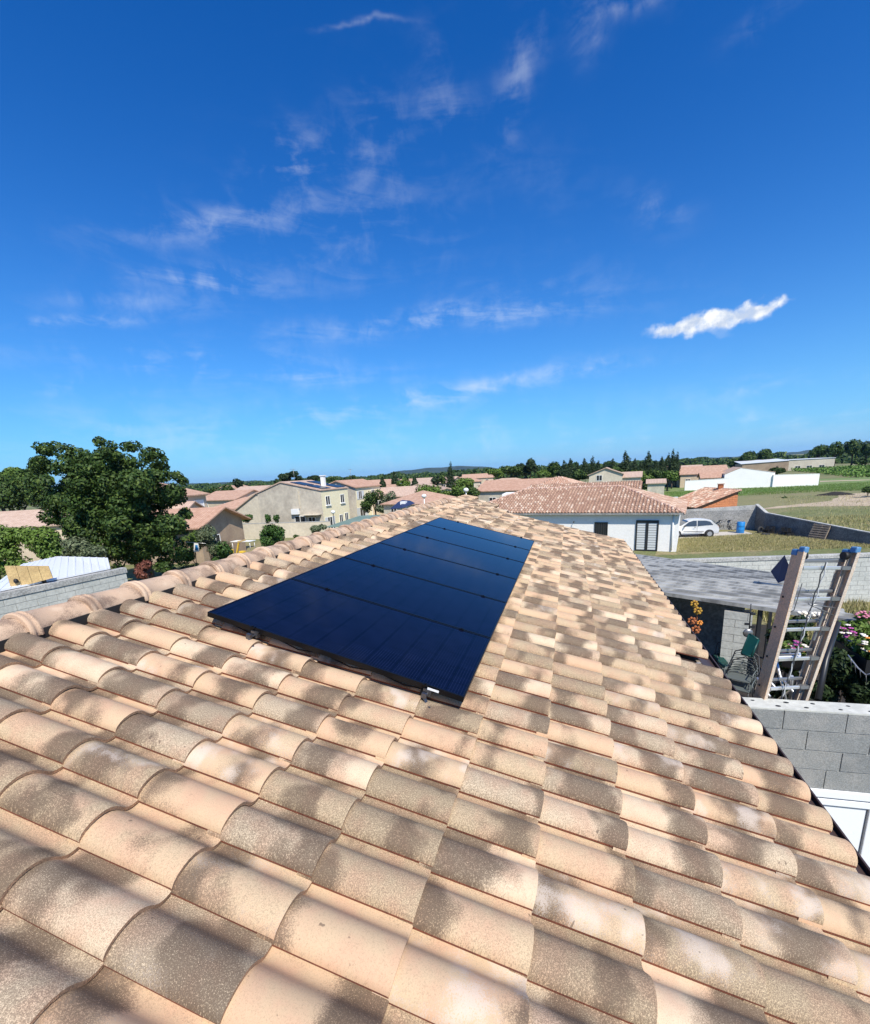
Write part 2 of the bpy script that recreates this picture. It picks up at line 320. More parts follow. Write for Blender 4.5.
# ------------------------------------------------------------------ object helpers
def link(o, parent=None):
    C.objects.link(o)
    if parent is not None: o.parent = parent
    return o
def tag(o, label=None, cat=None, group=None, kind=None):
    if label: o['label'] = label
    if cat: o['category'] = cat
    if group: o['group'] = group
    if kind: o['kind'] = kind
    return o
def thing(name, loc, label, cat, group=None, rz=0):
    o = bpy.data.objects.new(name, None); o.empty_display_size = .1; C.objects.link(o)
    o.location = loc; o.rotation_euler = (0, 0, rz); return tag(o, label, cat, group)
class MB:
    def __init__(s): s.v = []; s.f = []; s.sm = []
    def add(s, vs, fs, sm=False):
        k = len(s.v); s.v += [tuple(p) for p in vs]; s.f += [tuple(i + k for i in f) for f in fs]; s.sm += [sm] * len(fs); return s
    def box(s, c, d, rz=0, rot=None):
        c = Vector(c); d = Vector(d) / 2; mm = rot if rot is not None else Matrix.Rotation(rz, 3, 'Z')
        vs = [c + mm @ Vector((x * d.x, y * d.y, z * d.z)) for x in (-1, 1) for y in (-1, 1) for z in (-1, 1)]
        return s.add(vs, [(0, 1, 3, 2), (4, 6, 7, 5), (0, 4, 5, 1), (2, 3, 7, 6), (0, 2, 6, 4), (1, 5, 7, 3)])
    def bar(s, a, b, wx, wz, up=(0, 0, 1)):
        a = Vector(a); b = Vector(b); d = b - a; L = d.length; x = d / L; up = Vector(up); y = up.cross(x)
        if y.length < 1e-4: y = Vector((1, 0, 0)).cross(x)
        y.normalize(); z = x.cross(y)
        return s.box((a + b) / 2, (L, wx, wz), rot=Matrix((x, y, z)).transposed())
    def tube(s, pts, r, n=8, cap=True):
        pts = [Vector(p) for p in pts]; rs = r if isinstance(r, (list, tuple)) else [r] * len(pts); vs = []; fs = []
        u = None
        for i, p in enumerate(pts):
            d = (pts[min(i + 1, len(pts) - 1)] - pts[max(i - 1, 0)]).normalized()
            if u is None: u = d.cross(Vector((0, 0, 1)) if abs(d.z) < .9 else Vector((1, 0, 0))).normalized()
            u = (u - d * u.dot(d)).normalized(); v = d.cross(u)
            vs += [p + (u * math.cos(6.2832 * k / n) + v * math.sin(6.2832 * k / n)) * rs[i] for k in range(n)]
        for i in range(len(pts) - 1):
            for k in range(n): a = i * n + k; b_ = i * n + (k + 1) % n; fs.append((a, b_, b_ + n, a + n))
        s.add(vs, fs, True)
        if cap:
            k0 = len(s.v) - len(vs); s.f += [tuple(k0 + k for k in range(n))[::-1], tuple(k0 + len(vs) - n + k for k in range(n))]; s.sm += [False] * 2
        return s
    def prism(s, poly, h):
        """poly: list of points, h: offset vector"""
        n = len(poly); h = Vector(h); vs = [Vector(p) for p in poly]; vs += [p + h for p in vs]
        return s.add(vs, [tuple(range(n))[::-1], tuple(range(n, 2 * n))] + [(i, (i + 1) % n, (i + 1) % n + n, i + n) for i in range(n)])
    def ball(s, c, r, seg=12, ring=8, sc=(1, 1, 1)):
        c = Vector(c); vs = []; fs = []
        for i in range(ring + 1):
            t = math.pi * i / ring
            for k in range(seg):
                p = 2 * math.pi * k / seg; vs.append(c + Vector((math.sin(t) * math.cos(p) * sc[0], math.sin(t) * math.sin(p) * sc[1], math.cos(t) * sc[2])) * r)
        for i in range(ring):
            for k in range(seg): a = i * seg + k; b_ = i * seg + (k + 1) % seg; fs.append((a, a + seg, b_ + seg, b_))
        return s.add(vs, fs, True)
    def mesh(s, name, mt):
        me = bpy.data.meshes.new(name); me.from_pydata(s.v, [], s.f); me.polygons.foreach_set('use_smooth', s.sm); me.materials.append(M[mt] if isinstance(mt, str) else mt)
        me.update(); return me
    def build(s, name, mt, parent=None, origin=None):
        if origin is not None:
            o_ = Vector(origin); s.v = [tuple(Vector(p) - o_) for p in s.v]
        o = bpy.data.objects.new(name, s.mesh(name, mt)); 
        if origin is not None: o.location = origin
        link(o, parent); return o
def bevel(o, wd=.01, seg=2):
    b = o.modifiers.new('bevel', 'BEVEL'); b.width = wd; b.segments = seg; b.limit_method = 'ANGLE'; return o
def quads_mesh(name, V, mt, tc=None, tl=None, nper=4, smooth=False):
    """V: (n, nper, 3) array of separate faces"""
    n = len(V); me = bpy.data.meshes.new(name); me.vertices.add(n * nper); me.vertices.foreach_set('co', np.asarray(V, np.float32).ravel())
    me.loops.add(n * nper); me.loops.foreach_set('vertex_index', np.arange(n * nper, dtype=np.int32))
    me.polygons.add(n); me.polygons.foreach_set('loop_start', np.arange(0, n * nper, nper, dtype=np.int32))
    me.update(calc_edges=True)
    if tc is not None:
        at = me.attributes.new('tc', 'FLOAT_VECTOR', 'POINT'); at.data.foreach_set('vector', np.repeat(tc, nper, 0).astype(np.float32).ravel())
    me.materials.append(M[mt]); return me

# ------------------------------------------------------------------ terrain
g = MB(); nx = 60
def structure(o, lab=None): return tag(o, lab, None, None, 'structure')
gm = MB(); L = 4200.0
gm.add([(-L, -L, 0), (L, -L, 0), (L, L, 0), (-L, L, 0)], [(0, 1, 2, 3)]); structure(gm.build('ground', 'ground'))
def sheet(name, pts, mt, z=.004, lab=None):
    b = MB(); b.add([(p[0], p[1], z) for p in pts], [tuple(range(len(pts)))]); return structure(b.build(name, mt), lab)
def hill(name, prof, Y, depth, base=-2):
    """prof: (x px, y px) of the crest; a ridge of real depth rising from the plain"""
    tops = []; 
    xs = np.linspace(prof[0][0], prof[-1][0], 90)
    ys = np.interp(xs, [p[0] for p in prof], [p[1] for p in prof])
    b = MB(); vs = []; rr = random.Random(3)
    J = 9
    for i, (x, y) in enumerate(zip(xs, ys)):
        t = S(x, y + 0.35 * math.sin(i * 1.7) + .3 * math.sin(i * .63), Y); t.z = min(max(t.z, .5), 50) 
        for j in range(J):
            q = j / (J - 1); u = abs(q - .5) * 2; hgt = t.z * (1 - u * u * (3 - 2 * u)) 
            v = Vector((t.x * (1 + (q - .5) * depth / Y), t.y + (q - .5) * depth, hgt * (1 + .10 * math.sin(i * .9 + j * 1.3) * (u > .05)) if q != .5 else hgt)); vs.append(v)
    fs = [(i * J + j, (i + 1) * J + j, (i + 1) * J + j + 1, i * J + j + 1) for i in range(len(xs) - 1) for j in range(J - 1)]
    b.add(vs, fs, True); return structure(b.build(name, 'hill'), )
hill('hills', [(-60, 500), (150, 484), (230, 482.5), (255, 480.5), (290, 481), (330, 479.5), (370, 478), (400, 471), (430, 467.5), (465, 466), (495, 467.5), (520, 471), (560, 474), (600, 472), (640, 470)], 2600, 1200)
hill('hills', [(600, 470), (650, 462), (690, 458.5), (730, 457), (770, 453.5), (800, 451.5), (830, 448), (850, 443.5), (870, 441), (930, 436), (990, 440)], 2900, 1300)

# fields, paths and yard on the right
def quadg(name, px, mt, z=.004):
    pts = [G(x, y, z) for x, y in px]; out = []; rr = random.Random(len(px) + int(px[0][0])); c = sum(pts, Vector()) / len(pts)
    for i, p in enumerate(pts):
        q = pts[(i + 1) % len(pts)]; n = max(2, min(40, int((q - p).length / 1.6)))
        for k in range(n):
            t = p.lerp(q, k / n); am = min(.9, (q - p).length * .02) * (0 if k == 0 else 1); out.append(t + Vector((rr.uniform(-am, am), rr.uniform(-am, am), 0)))
    return sheet(name, out, mt, z)
quadg('field', [(600, 498), (660, 487), (950, 473), (1000, 480), (1010, 497), (850, 489), (760, 492), (700, 503)], 'fieldgreen', .004)
quadg('field', [(740, 522), (790, 510), (1000, 506), (1200, 560), (1000, 600), (880, 545), (775, 517)], 'fieldweed', .004)
quadg('path', [(740, 511), (800, 506.5), (870, 506), (1000, 502), (1000, 494), (870, 492.5), (842, 494), (830, 501), (780, 506)], 'dirt', .008)
quadg('path', [(820, 482), (1000, 474.5), (1000, 473.2), (870, 479.5), (820, 480.8)], 'dirt', .010)
yard = [(8.7, 33), (23.3, 36.5), (19, 47), (11.5, 45.6)]
sheet('yard', yard, 'yardgrass', .008)
sheet('slab', [(11.2, 40.2), (17.8, 41.3), (17.5, 44.0), (10.8, 43.6)], 'slab', .014)
sheet('patio', [(4.0, 1.5), (14, 1.5), (14, 19), (4.0, 19)], 'soil_and_shade', .008)  # near-black floor colour holds the patio shade
g = MB(); g.box((6.9, 9.8, .3), (5.0, 8.6, .6)); structure(g.build('terrace', 'soil_and_shade'))  # terrace floor painted dark for the shade under the carport
quadg('gravel_path', [(215, 545), (330, 536), (330, 552), (215, 565)], 'yardgrass', .006)

# ------------------------------------------------------------------ our roof
LO = np.array([2.86179723, 2.39051564, 4.75876298]); A_, B_ = 0.21788737618501997, .37
DN = np.array([9.66823389e-01, 0, -2.55445758e-01]); UPN = np.array([2.55445758e-01, 0, 9.66823389e-01])
def L2W(c, r, up=0.0): return LO + np.array([0, -c * A_, 0]) + DN * (r * B_) + UPN * up
house = thing('tiled_house', (0, 6, 0), 'house in the foreground whose pale clay tile roof carries the solar panels', 'house')
H0 = Vector((0, 6, 0))
# tile cross-section (u across away from camera, h height)
TH = .015
prof = [(-.016, .0225), (-.0145, .032), (-.008, .046), (.008, .0610), (.028, .0705), (.052, .0755), (.076, .0745), (.099, .0675), (.119, .0545), (.135, .0385), (.149, .0230),
        (.163, .0120), (.179, .0065), (.197, .0065), (.214, .0110)]
prof = np.array(prof); NP = len(prof)
nrm = np.gradient(prof, axis=0); nrm = np.c_[-nrm[:, 1], nrm[:, 0]]; nrm /= np.linalg.norm(nrm, axis=1)[:, None]
botp = prof - nrm * TH
botp[0] = prof[0] + np.array([.003, -.0125])
def tile_arrays(c, r, length=.425, flip=False, jig=None):
    j = jig or (0, 0, 0, 0)
    stations = [0.0, -.006, -.12, -.25, -length]
    TV = []; 
    for X in stations:
        lift = .019 * (1 + X / B_) + j[0] * (1 + X)
        drop = .0025 if X == 0 else 0
        base = L2W(c, r, 0) + DN * (X + j[1])
        for (u, hh) in prof: TV.append(base + np.array([0, u + j[2] + j[3] * X, 0]) + UPN * (hh + lift - drop))
    for X in (0.0, -length):
        lift = .019 * (1 + X / B_) + j[0] * (1 + X); base = L2W(c, r, 0) + DN * (X + j[1])
        for (u, hh) in botp: TV.append(base + np.array([0, u + j[2] + j[3] * X, 0]) + UPN * (hh + lift))
    nS = len(stations); F_ = []; MI = []
    for s in range(nS - 1):
        for i in range(NP - 1): F_.append((s * NP + i, s * NP + i + 1, (s + 1) * NP + i + 1, (s + 1) * NP + i)); MI.append(0)
    b0 = nS * NP
    for i in range(NP - 1):
        F_.append((i + 1, i, b0 + i, b0 + i + 1)); MI.append(1)                     # front rim
        F_.append((b0 + i, b0 + NP + i, b0 + NP + i + 1, b0 + i + 1)); MI.append(1)   # underside
        k = (nS - 1) * NP; F_.append((k + i, k + i + 1, b0 + NP + i + 1, b0 + NP + i)); MI.append(1)  # back rim
    F_.append((0, NP, 2 * NP, 3 * NP, 4 * NP, b0 + NP, b0)); MI.append(2)             # red side edge
    k = NP - 1; F_.append((k, b0 + k, b0 + NP + k, 4 * NP + k, 3 * NP + k, 2 * NP + k, NP + k)); MI.append(2)
    TL = [(X, u, 0) for X in stations for (u, hh) in prof] + [(X, u, 0) for X in (0, -length) for (u, hh) in botp]
    return TV, F_, MI, TL
def make_tiles(name, items, parent, stuff=False):
    V = []; Fc = []; MI = []; TL = []; TC = []
    for (c, r, ln, seed) in items:
        rr = random.Random(seed); jig = (rr.uniform(-.001, .003), rr.uniform(-.004, .005), rr.uniform(-.002, .002), rr.uniform(-.008, .008))
        v, f, mi, tl = tile_arrays(c, r - (.07 if r == 4 else 0), ln, jig=jig); k = len(V)
        V += [tuple(x) for x in v]; Fc += [tuple(i + k for i in q) for q in f]; MI += mi; TL += tl
        t = (rr.random(), rr.random(), rr.random()); TC += [t] * len(v)
    org = Vector(V[0]) if not stuff else H0
    me = bpy.data.meshes.new(name); me.from_pydata([tuple(Vector(p) - org) for p in V], [], Fc)
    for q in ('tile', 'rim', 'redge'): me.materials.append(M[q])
    me.polygons.foreach_set('material_index', MI); me.polygons.foreach_set('use_smooth', [True] * len(Fc))
    for nm, dat in (('tc', TC), ('tl', TL)):
        at = me.attributes.new(nm, 'FLOAT_VECTOR', 'POINT'); at.data.foreach_set('vector', np.array(dat, np.float32).ravel())
    me.update()
    # sharp edges at the rims: mark by material boundary
    bm = bmesh.new(); bm.from_mesh(me)
    for e in bm.edges:
        if len(e.link_faces) == 2 and (e.link_faces[0].material_index != e.link_faces[1].material_index or e.calc_face_angle(0) > .9): e.smooth = False
    bm.normal_update(); bm.to_mesh(me); bm.free()
    o = bpy.data.objects.new(name, me); link(o, parent); o.location = org - H0
    if stuff: o['kind'] = 'stuff'
    return o
def far_limit(r):    # the verge: last column (towards the far end) of each course
    return -51 if r <= -7 else -48 if r <= -5 else -44 if r <= -4 else -42
cells = []
for r in range(-7, 5):
    for c in range(far_limit(r), 17):
        if (r, c) == (4, -9): continue                      # one eave tile is missing
        # tiles wholly under the panels are left out of nothing: the roof runs on below them
        P = L2W(c - .4, r - .5, .05); cc = W.T @ (P - CAM); depth = cc[2]
        vis = False
        if depth > .3:
            x = PX + F * cc[0] / depth; y = PY + F * cc[1] / depth
            vis = -60 < x < 930 and y < 1090
        under = (-6 < r <= -2) and (-26 < c < -1)
        size = 0 if (not vis or under) else 1 / depth
        if c < -8 and r <= -6: size *= .8
        cells.append((size, c, r))
cells.sort(reverse=True)
for k, (sz, c, r) in enumerate(cells[:299]):
    if sz > 0: make_tiles('roof_tile', [(c, r, .425, c * 131 + r * 17 + 5)], house)
rest = [(c, r, .425, c * 131 + r * 17 + 5) for k, (sz, c, r) in enumerate(cells) if k >= 299 or sz == 0]
make_tiles('roof_tile_field', rest, house, stuff=True)
# deck and structure below the tiles
RZ = 5.515; EX, EZ = 4.33, 4.36; Y0, Y1 = -2.5, 11.42; WX = 8.6
def hp(b, name, mt, parent=house):
    b.v = [tuple(Vector(p) - H0) for p in b.v]; return b.build(name, mt, parent)
b = MB()
p0 = Vector(L2W(0, -8.05, -.035)); p1 = Vector(L2W(0, 3.9, -.035))
p0.y = p1.y = Y0; q0 = p0.copy(); q1 = p1.copy(); q0.y = q1.y = Y1 - .04
lx0 = Vector((-p1.x, Y0, p1.z))
b.prism([p0, p1, p1 + Vector((0, 0, -.12)), Vector((0, Y0, p0.z - .13)), lx0 + Vector((0, 0, -.12)), lx0], (0, Y1 - .04 - Y0, 0)); hp(b, 'roof_deck', 'deck')
# far piece of the roof beyond the verge near the ridge
b = MB(); e0 = Vector(L2W(0, -8.05, -.035)); e1 = Vector(L2W(0, -4.1, -.035)); e0.y = e1.y = Y1 - .04
b.prism([e0, e1, e1 + Vector((0, 0, -.12)), e0 + Vector((0, 0, -.12))], (0, 1.5, 0)); hp(b, 'roof_deck', 'deck')
b = MB(); b.box((0, (Y0 + Y1) / 2 - .3, 2.05), (WX - .35, Y1 - Y0 - .8, 4.1)); 
b.prism([(-4.0, Y0 + .1, 4.1), (4.0, Y0 + .1, 4.1), (0, Y0 + .1, 5.2)], (0, Y1 - Y0 - .8, 0)); hp(b, 'wall', 'sand')
b = MB()   # tiled left slope, out of view from here: rows of barrels running down to the other eave
ncol = int((Y1 - Y0) / A_)
for i in range(ncol):
    y = Y0 + i * A_; n = 6; vs = []
    for x, z in ((-.02, RZ - .01), (-4.35, EZ + .0)):
        for k in range(n + 1):
            t = math.pi * k / n; vs.append((x, y + .084 - .084 * math.cos(t), z + .02 + .066 * math.sin(t)))
        vs.append((x, y + A_ + .004, z + .015))
    n2 = n + 2; b.add(vs, [(k, k + 1, k + 1 + n2, k + n2) for k in range(n2 - 1)], True)
o = hp(b, 'left_slope_tiles', 'ridge'); o['kind'] = 'stuff'
# ridge closure strip, ridge tiles with their collars
b = MB(); b.box((.0, (Y0 + 11.4) / 2, RZ + .012), (.24, 11.4 - Y0, .06)); hp(b, 'ridge_ventilation_strip', 'black')
def ridge_mesh():
    b = MB(); n = 14; st = [(0, .118), (.004, .1245), (.022, .127), (.028, .1205), (.046, .120), (.051, .125), (.062, .122), (.070, .115), (.20, .112), (.41, .107)]
    vs = []
    for (y, r_) in st:
        for k in range(n + 1):
            t = math.pi * (k / n) * 1.06 - .03 * math.pi; vs.append((r_ * 1.06 * math.cos(t), y, r_ * .98 * math.sin(t)))
    fs = [(i * (n + 1) + k, i * (n + 1) + k + 1, (i + 1) * (n + 1) + k + 1, (i + 1) * (n + 1) + k) for i in range(len(st) - 1) for k in range(n)]
    b.add(vs, fs, True)
    k0 = len(b.v); ins = []
    for (y, r_) in (st[0], st[-1]):
        for k in range(n + 1):
            t = math.pi * (k / n) * 1.06 - .03 * math.pi; ins.append(((r_ - .018) * 1.06 * math.cos(t), y, (r_ - .018) * .98 * math.sin(t)))
    b.v += ins; m_ = n + 1
    for k in range(n):
        b.f += [(k, k0 + k, k0 + k + 1, k + 1), (k0 + k, k0 + m_ + k, k0 + m_ + k + 1, k0 + k + 1)]; b.sm += [False, True]
    return b.mesh('ridge_tile', 'ridge')
rm = ridge_mesh()
yy = Y0
ys = [1.63 + .362 * k for k in range(-11, 27)]
for k, y in enumerate(ys):
    o = bpy.data.objects.new('ridge_tile', rm); link(o, house); rr = random.Random(k)
    o.location = Vector((rr.uniform(-.006, .006), y, RZ + .022)) - H0; o.rotation_euler = (R(-1.6), rr.uniform(-.02, .02), rr.uniform(-.015, .015))
# eave: dark board and gutter, strip seen between the tile ends and the drop
b = MB(); e = L2W(0, 4, -.03); b.bar((e[0] + .035, Y0, e[2] - .042), (e[0] + .035, Y1, e[2] - .042), .14, .02, (.25, 0, .97)); hp(b, 'eave_flashing', 'gutter')
b = MB(); b.bar((e[0] + .108, Y0, e[2] - .045), (e[0] + .108, Y1, e[2] - .045), .010, .05); hp(b, 'gutter_board', 'gutter')
# verge trim on the far gable
b = MB(); v0 = L2W(0, -4, -.0); v1 = L2W(0, 4, 0); b.bar((v0[0], Y1 + .02, v0[2] - .05), (v1[0], Y1 + .02, v1[2] - .05), .03, .14); hp(b, 'verge_board', 'gutter')
# battens and clips seen where the eave tile is missing
b = MB()
for dr in (3.25, 3.75): q = L2W(-9, dr, -.018); b.bar((q[0], q[1] - .02, q[2]), (q[0], q[1] + .24, q[2]), .03, .02)
hp(b, 'batten', 'wood')
b = MB(); q = L2W(-9, 3.6, .0); b.bar((q[0] - .05, q[1] + .07, q[2]), (q[0] + .05, q[1] + .12, q[2]), .012, .005); hp(b, 'tile_clip', 'alu')

# ------------------------------------------------------------------ solar array
arr = thing('solar_panel_array', L2W(-13, -3.7, .12), 'long black solar array of six panels bolted side by side on the tile roof', 'solar panels')
A0 = Vector(L2W(-13, -3.7, .12))
UPP = .145; r0, r1 = -6.16, -1.36; cn = 0.40; pitch = .962 / A_
mA = Matrix((Vector(DN), Vector((0, 1, 0)), Vector(UPN))).transposed()
def panel(k):
    cN = cn - k * pitch; cF = cN - .951 / A_
    a0 = Vector(L2W(cN, r0, UPP)); a1 = Vector(L2W(cN, r1, UPP)); f0 = Vector(L2W(cF, r0, UPP)); f1 = Vector(L2W(cF, r1, UPP))
    ce = (a0 + a1 + f0 + f1) / 4; Lx = (a1 - a0).length; Ly = (f0 - a0).length
    e_ = bpy.data.objects.new('solar_panel', None); link(e_, arr); e_.location = ce - A0; e_.rotation_euler = mA.to_euler()
    fw = .011; b = MB()
    b.box((0, -Ly / 2 + fw / 2, -.015), (Lx, fw, .034)); b.box((0, Ly / 2 - fw / 2, -.015), (Lx, fw, .034))
    b.box((-Lx / 2 + fw / 2, 0, -.015), (fw, Ly - 2 * fw, .034)); b.box((Lx / 2 - fw / 2, 0, -.015), (fw, Ly - 2 * fw, .034)); fo = b.build('frame', 'pvframe', e_)
    b = MB(); b.box((0, 0, -.004), (Lx - 2 * fw, Ly - 2 * fw, .006)); go = b.build('glass', 'pv', e_)
    at = go.data.attributes.new('tl', 'FLOAT_VECTOR', 'POINT'); at.data.foreach_set('vector', np.array([(v.co.x + 1, v.co.y + 1, k * 3.0) for v in go.data.vertices], np.float32).ravel())
    return e_
for k in range(6): panel(k)
for rr_ in (-5.2, -2.0):
    b = MB(); s_ = Vector(L2W(cn + .1, rr_, UPP - .055)) - A0; t_ = Vector(L2W(cn - 6 * pitch, rr_, UPP - .055)) - A0
    b.bar(s_, t_, .04, .035, UPN); b.build('mounting_rail', 'pvframe', arr)
    for k in range(7):
        c_ = cn - k * pitch + .045 * (k > 0) * 1.0
        b = MB(); q = Vector(L2W(c_ - (.0 if k else -.04), rr_, UPP + .006)) - A0; b.box(q, (.036, .020, .008), rot=mA); b.box(q + Vector(UPN) * .006, (.010, .010, .006), rot=mA); b.build('clamp', 'pvframe', arr)
    # roof hook at the near end: folded steel strap coming out from under a tile
    b = MB(); 
    q = [L2W(cn + .0, rr_ + .05, UPP - .04), L2W(cn + .28, rr_ + .05, UPP - .045), L2W(cn + .33, rr_ + .12, UPP - .075), L2W(cn + .46, rr_ + .20, UPP - .07), L2W(cn + .50, rr_ + .22, UPP - .10)]
    q = [Vector(p) - A0 for p in q]
    for i in range(4): b.bar(q[i], q[i + 1], .022, .006, UPN)
    b.box(q[0], (.05, .03, .04), rot=mA); b.box(q[1] + Vector((0, 0, .012)), (.03, .02, .03), rot=mA)
    b.build('roof_hook', 'steel', arr)
b = MB(); q = Vector(L2W(cn + .052, -1.86, UPP - .012)) - A0; b.box(q, (.07, .002, .014), rot=mA); b.build('rating_sticker', 'whitepaint', arr)
b = MB()   # cable along the near underside
b.tube([Vector(L2W(cn - .3, -5.9 + .5 * i, UPP - .06 - .03 * (i % 2))) - A0 for i in range(9)], .004, 5); b.build('cable', 'black', arr)

# ------------------------------------------------------------------ generic builders
def tri_in(poly, x, y):
    ins = False; n = len(poly)
    for i in range(n):
        x1, y1 = poly[i]; x2, y2 = poly[(i + 1) % n]
        if (y1 > y) != (y2 > y) and x < (x2 - x1) * (y - y1) / (y2 - y1) + x1: ins = not ins
    return ins
def tile_plane(name, parent, origin, e0, e1, top, mt, cw=.24, cl=.36, oloc=(0, 0, 0)):
    """canal tiles as real half barrels on a roof plane; e0-e1 the eave, top the upper corner points (list) of the plane"""
    e0 = Vector(e0); e1 = Vector(e1); poly3 = [e0, e1] + [Vector(t) for t in top]
    u = (e1 - e0).normalized(); nn = None
    nn = u.cross((poly3[2] - e0)).normalized()
    if nn.z < 0: nn = -nn
    v = nn.cross(u).normalized()
    if v.z < 0: v = -v
    P2 = [((p - e0).dot(u), (p - e0).dot(v)) for p in poly3]
    xm = min(p[0] for p in P2); xM = max(p[0] for p in P2); yM = max(p[1] for p in P2)
    Q = []; T = []; rr = random.Random(int(abs(e0.x * 7 + e0.y)) + 3); o_ = Vector(oloc)
    nseg = 4
    for j in range(int(yM / cl) + 1):
        for i in range(int((xM - xm) / cw) + 1):
            x = xm + (i + .5) * cw; y = (j + .5) * cl
            if not tri_in(P2, x, min(y, yM - .01)): continue
            t = (rr.random(), rr.random(), rr.random()); jx = rr.uniform(-.008, .008)
            ya = j * cl - .03 + rr.uniform(-.01, .01); yb = min((j + 1) * cl + .03, yM + .02)
            h0, h1 = .035, .012; prev = None; rad = cw * .36
            for k in range(nseg + 1):
                a = math.pi * k / nseg; cx = -rad * math.cos(a); ch = rad * 1.25 * math.sin(a)
                pa = e0 + u * (x + jx + cx) + v * ya + nn * (ch + h0); pb = e0 + u * (x + jx + cx * .86) + v * yb + nn * (ch * .86 + h1)
                if prev: Q.append([prev[0] - o_, pa - o_, pb - o_, prev[1] - o_]); T.append(t)
                prev = (pa, pb)
            # front rim (gives each tile its thickness) and the valley tile beside it
            pa = [e0 + u * (x + jx - rad * math.cos(math.pi * k / 3)) + v * ya + nn * (rad * 1.05 * math.sin(math.pi * k / 3) + h0) for k in range(4)]
            Q.append([pa[0] - o_, pa[1] - o_, pa[2] - o_, pa[3] - o_]); T.append((.05, .1, .1))
            t = (rr.random() * .3, .1, rr.random())
            Q.append([e0 + u * (x + cw * .30) + v * ya + nn * .03 - o_, e0 + u * (x + cw * .72) + v * ya + nn * .03 - o_, e0 + u * (x + cw * .72) + v * yb + nn * .012 - o_, e0 + u * (x + cw * .30) + v * yb + nn * .012 - o_]); T.append(t)
    if not Q: return None
    me = quads_mesh(name, np.array([[tuple(p) for p in q] for q in Q]), mt, np.array(T))
    o = bpy.data.objects.new(name, me); link(o, parent); o['kind'] = 'stuff'; return o
def roof_sheet(b, pts, th=.12):
    n = len(pts); b.prism(pts, (0, 0, -th))
def uvsheet(name, parent, e0, e1, t1, t0, mt, th=.15, off=(0, 0, 0), waves=.25):
    e0, e1, t1, t0 = [Vector(p) for p in (e0, e1, t1, t0)]; o_ = Vector(off)
    b = MB(); b.prism([e0 - o_, e1 - o_, t1 - o_, t0 - o_], (0, 0, -th)); o = b.build(name, mt, parent)
    uv = o.data.uv_layers.new(name='UVMap'); u = (e1 - e0).normalized(); lp = o.data.loops
    v = (t0 - e0); v = (v - u * v.dot(u)).normalized() if v.length > .01 else (t1 - e0).normalized()
    for l in lp:
        p = Vector(o.data.vertices[l.vertex_index].co) + o_ - e0; uv.data[l.index].uv = (p.dot(u) / waves / 3.14, p.dot(v))
    return o
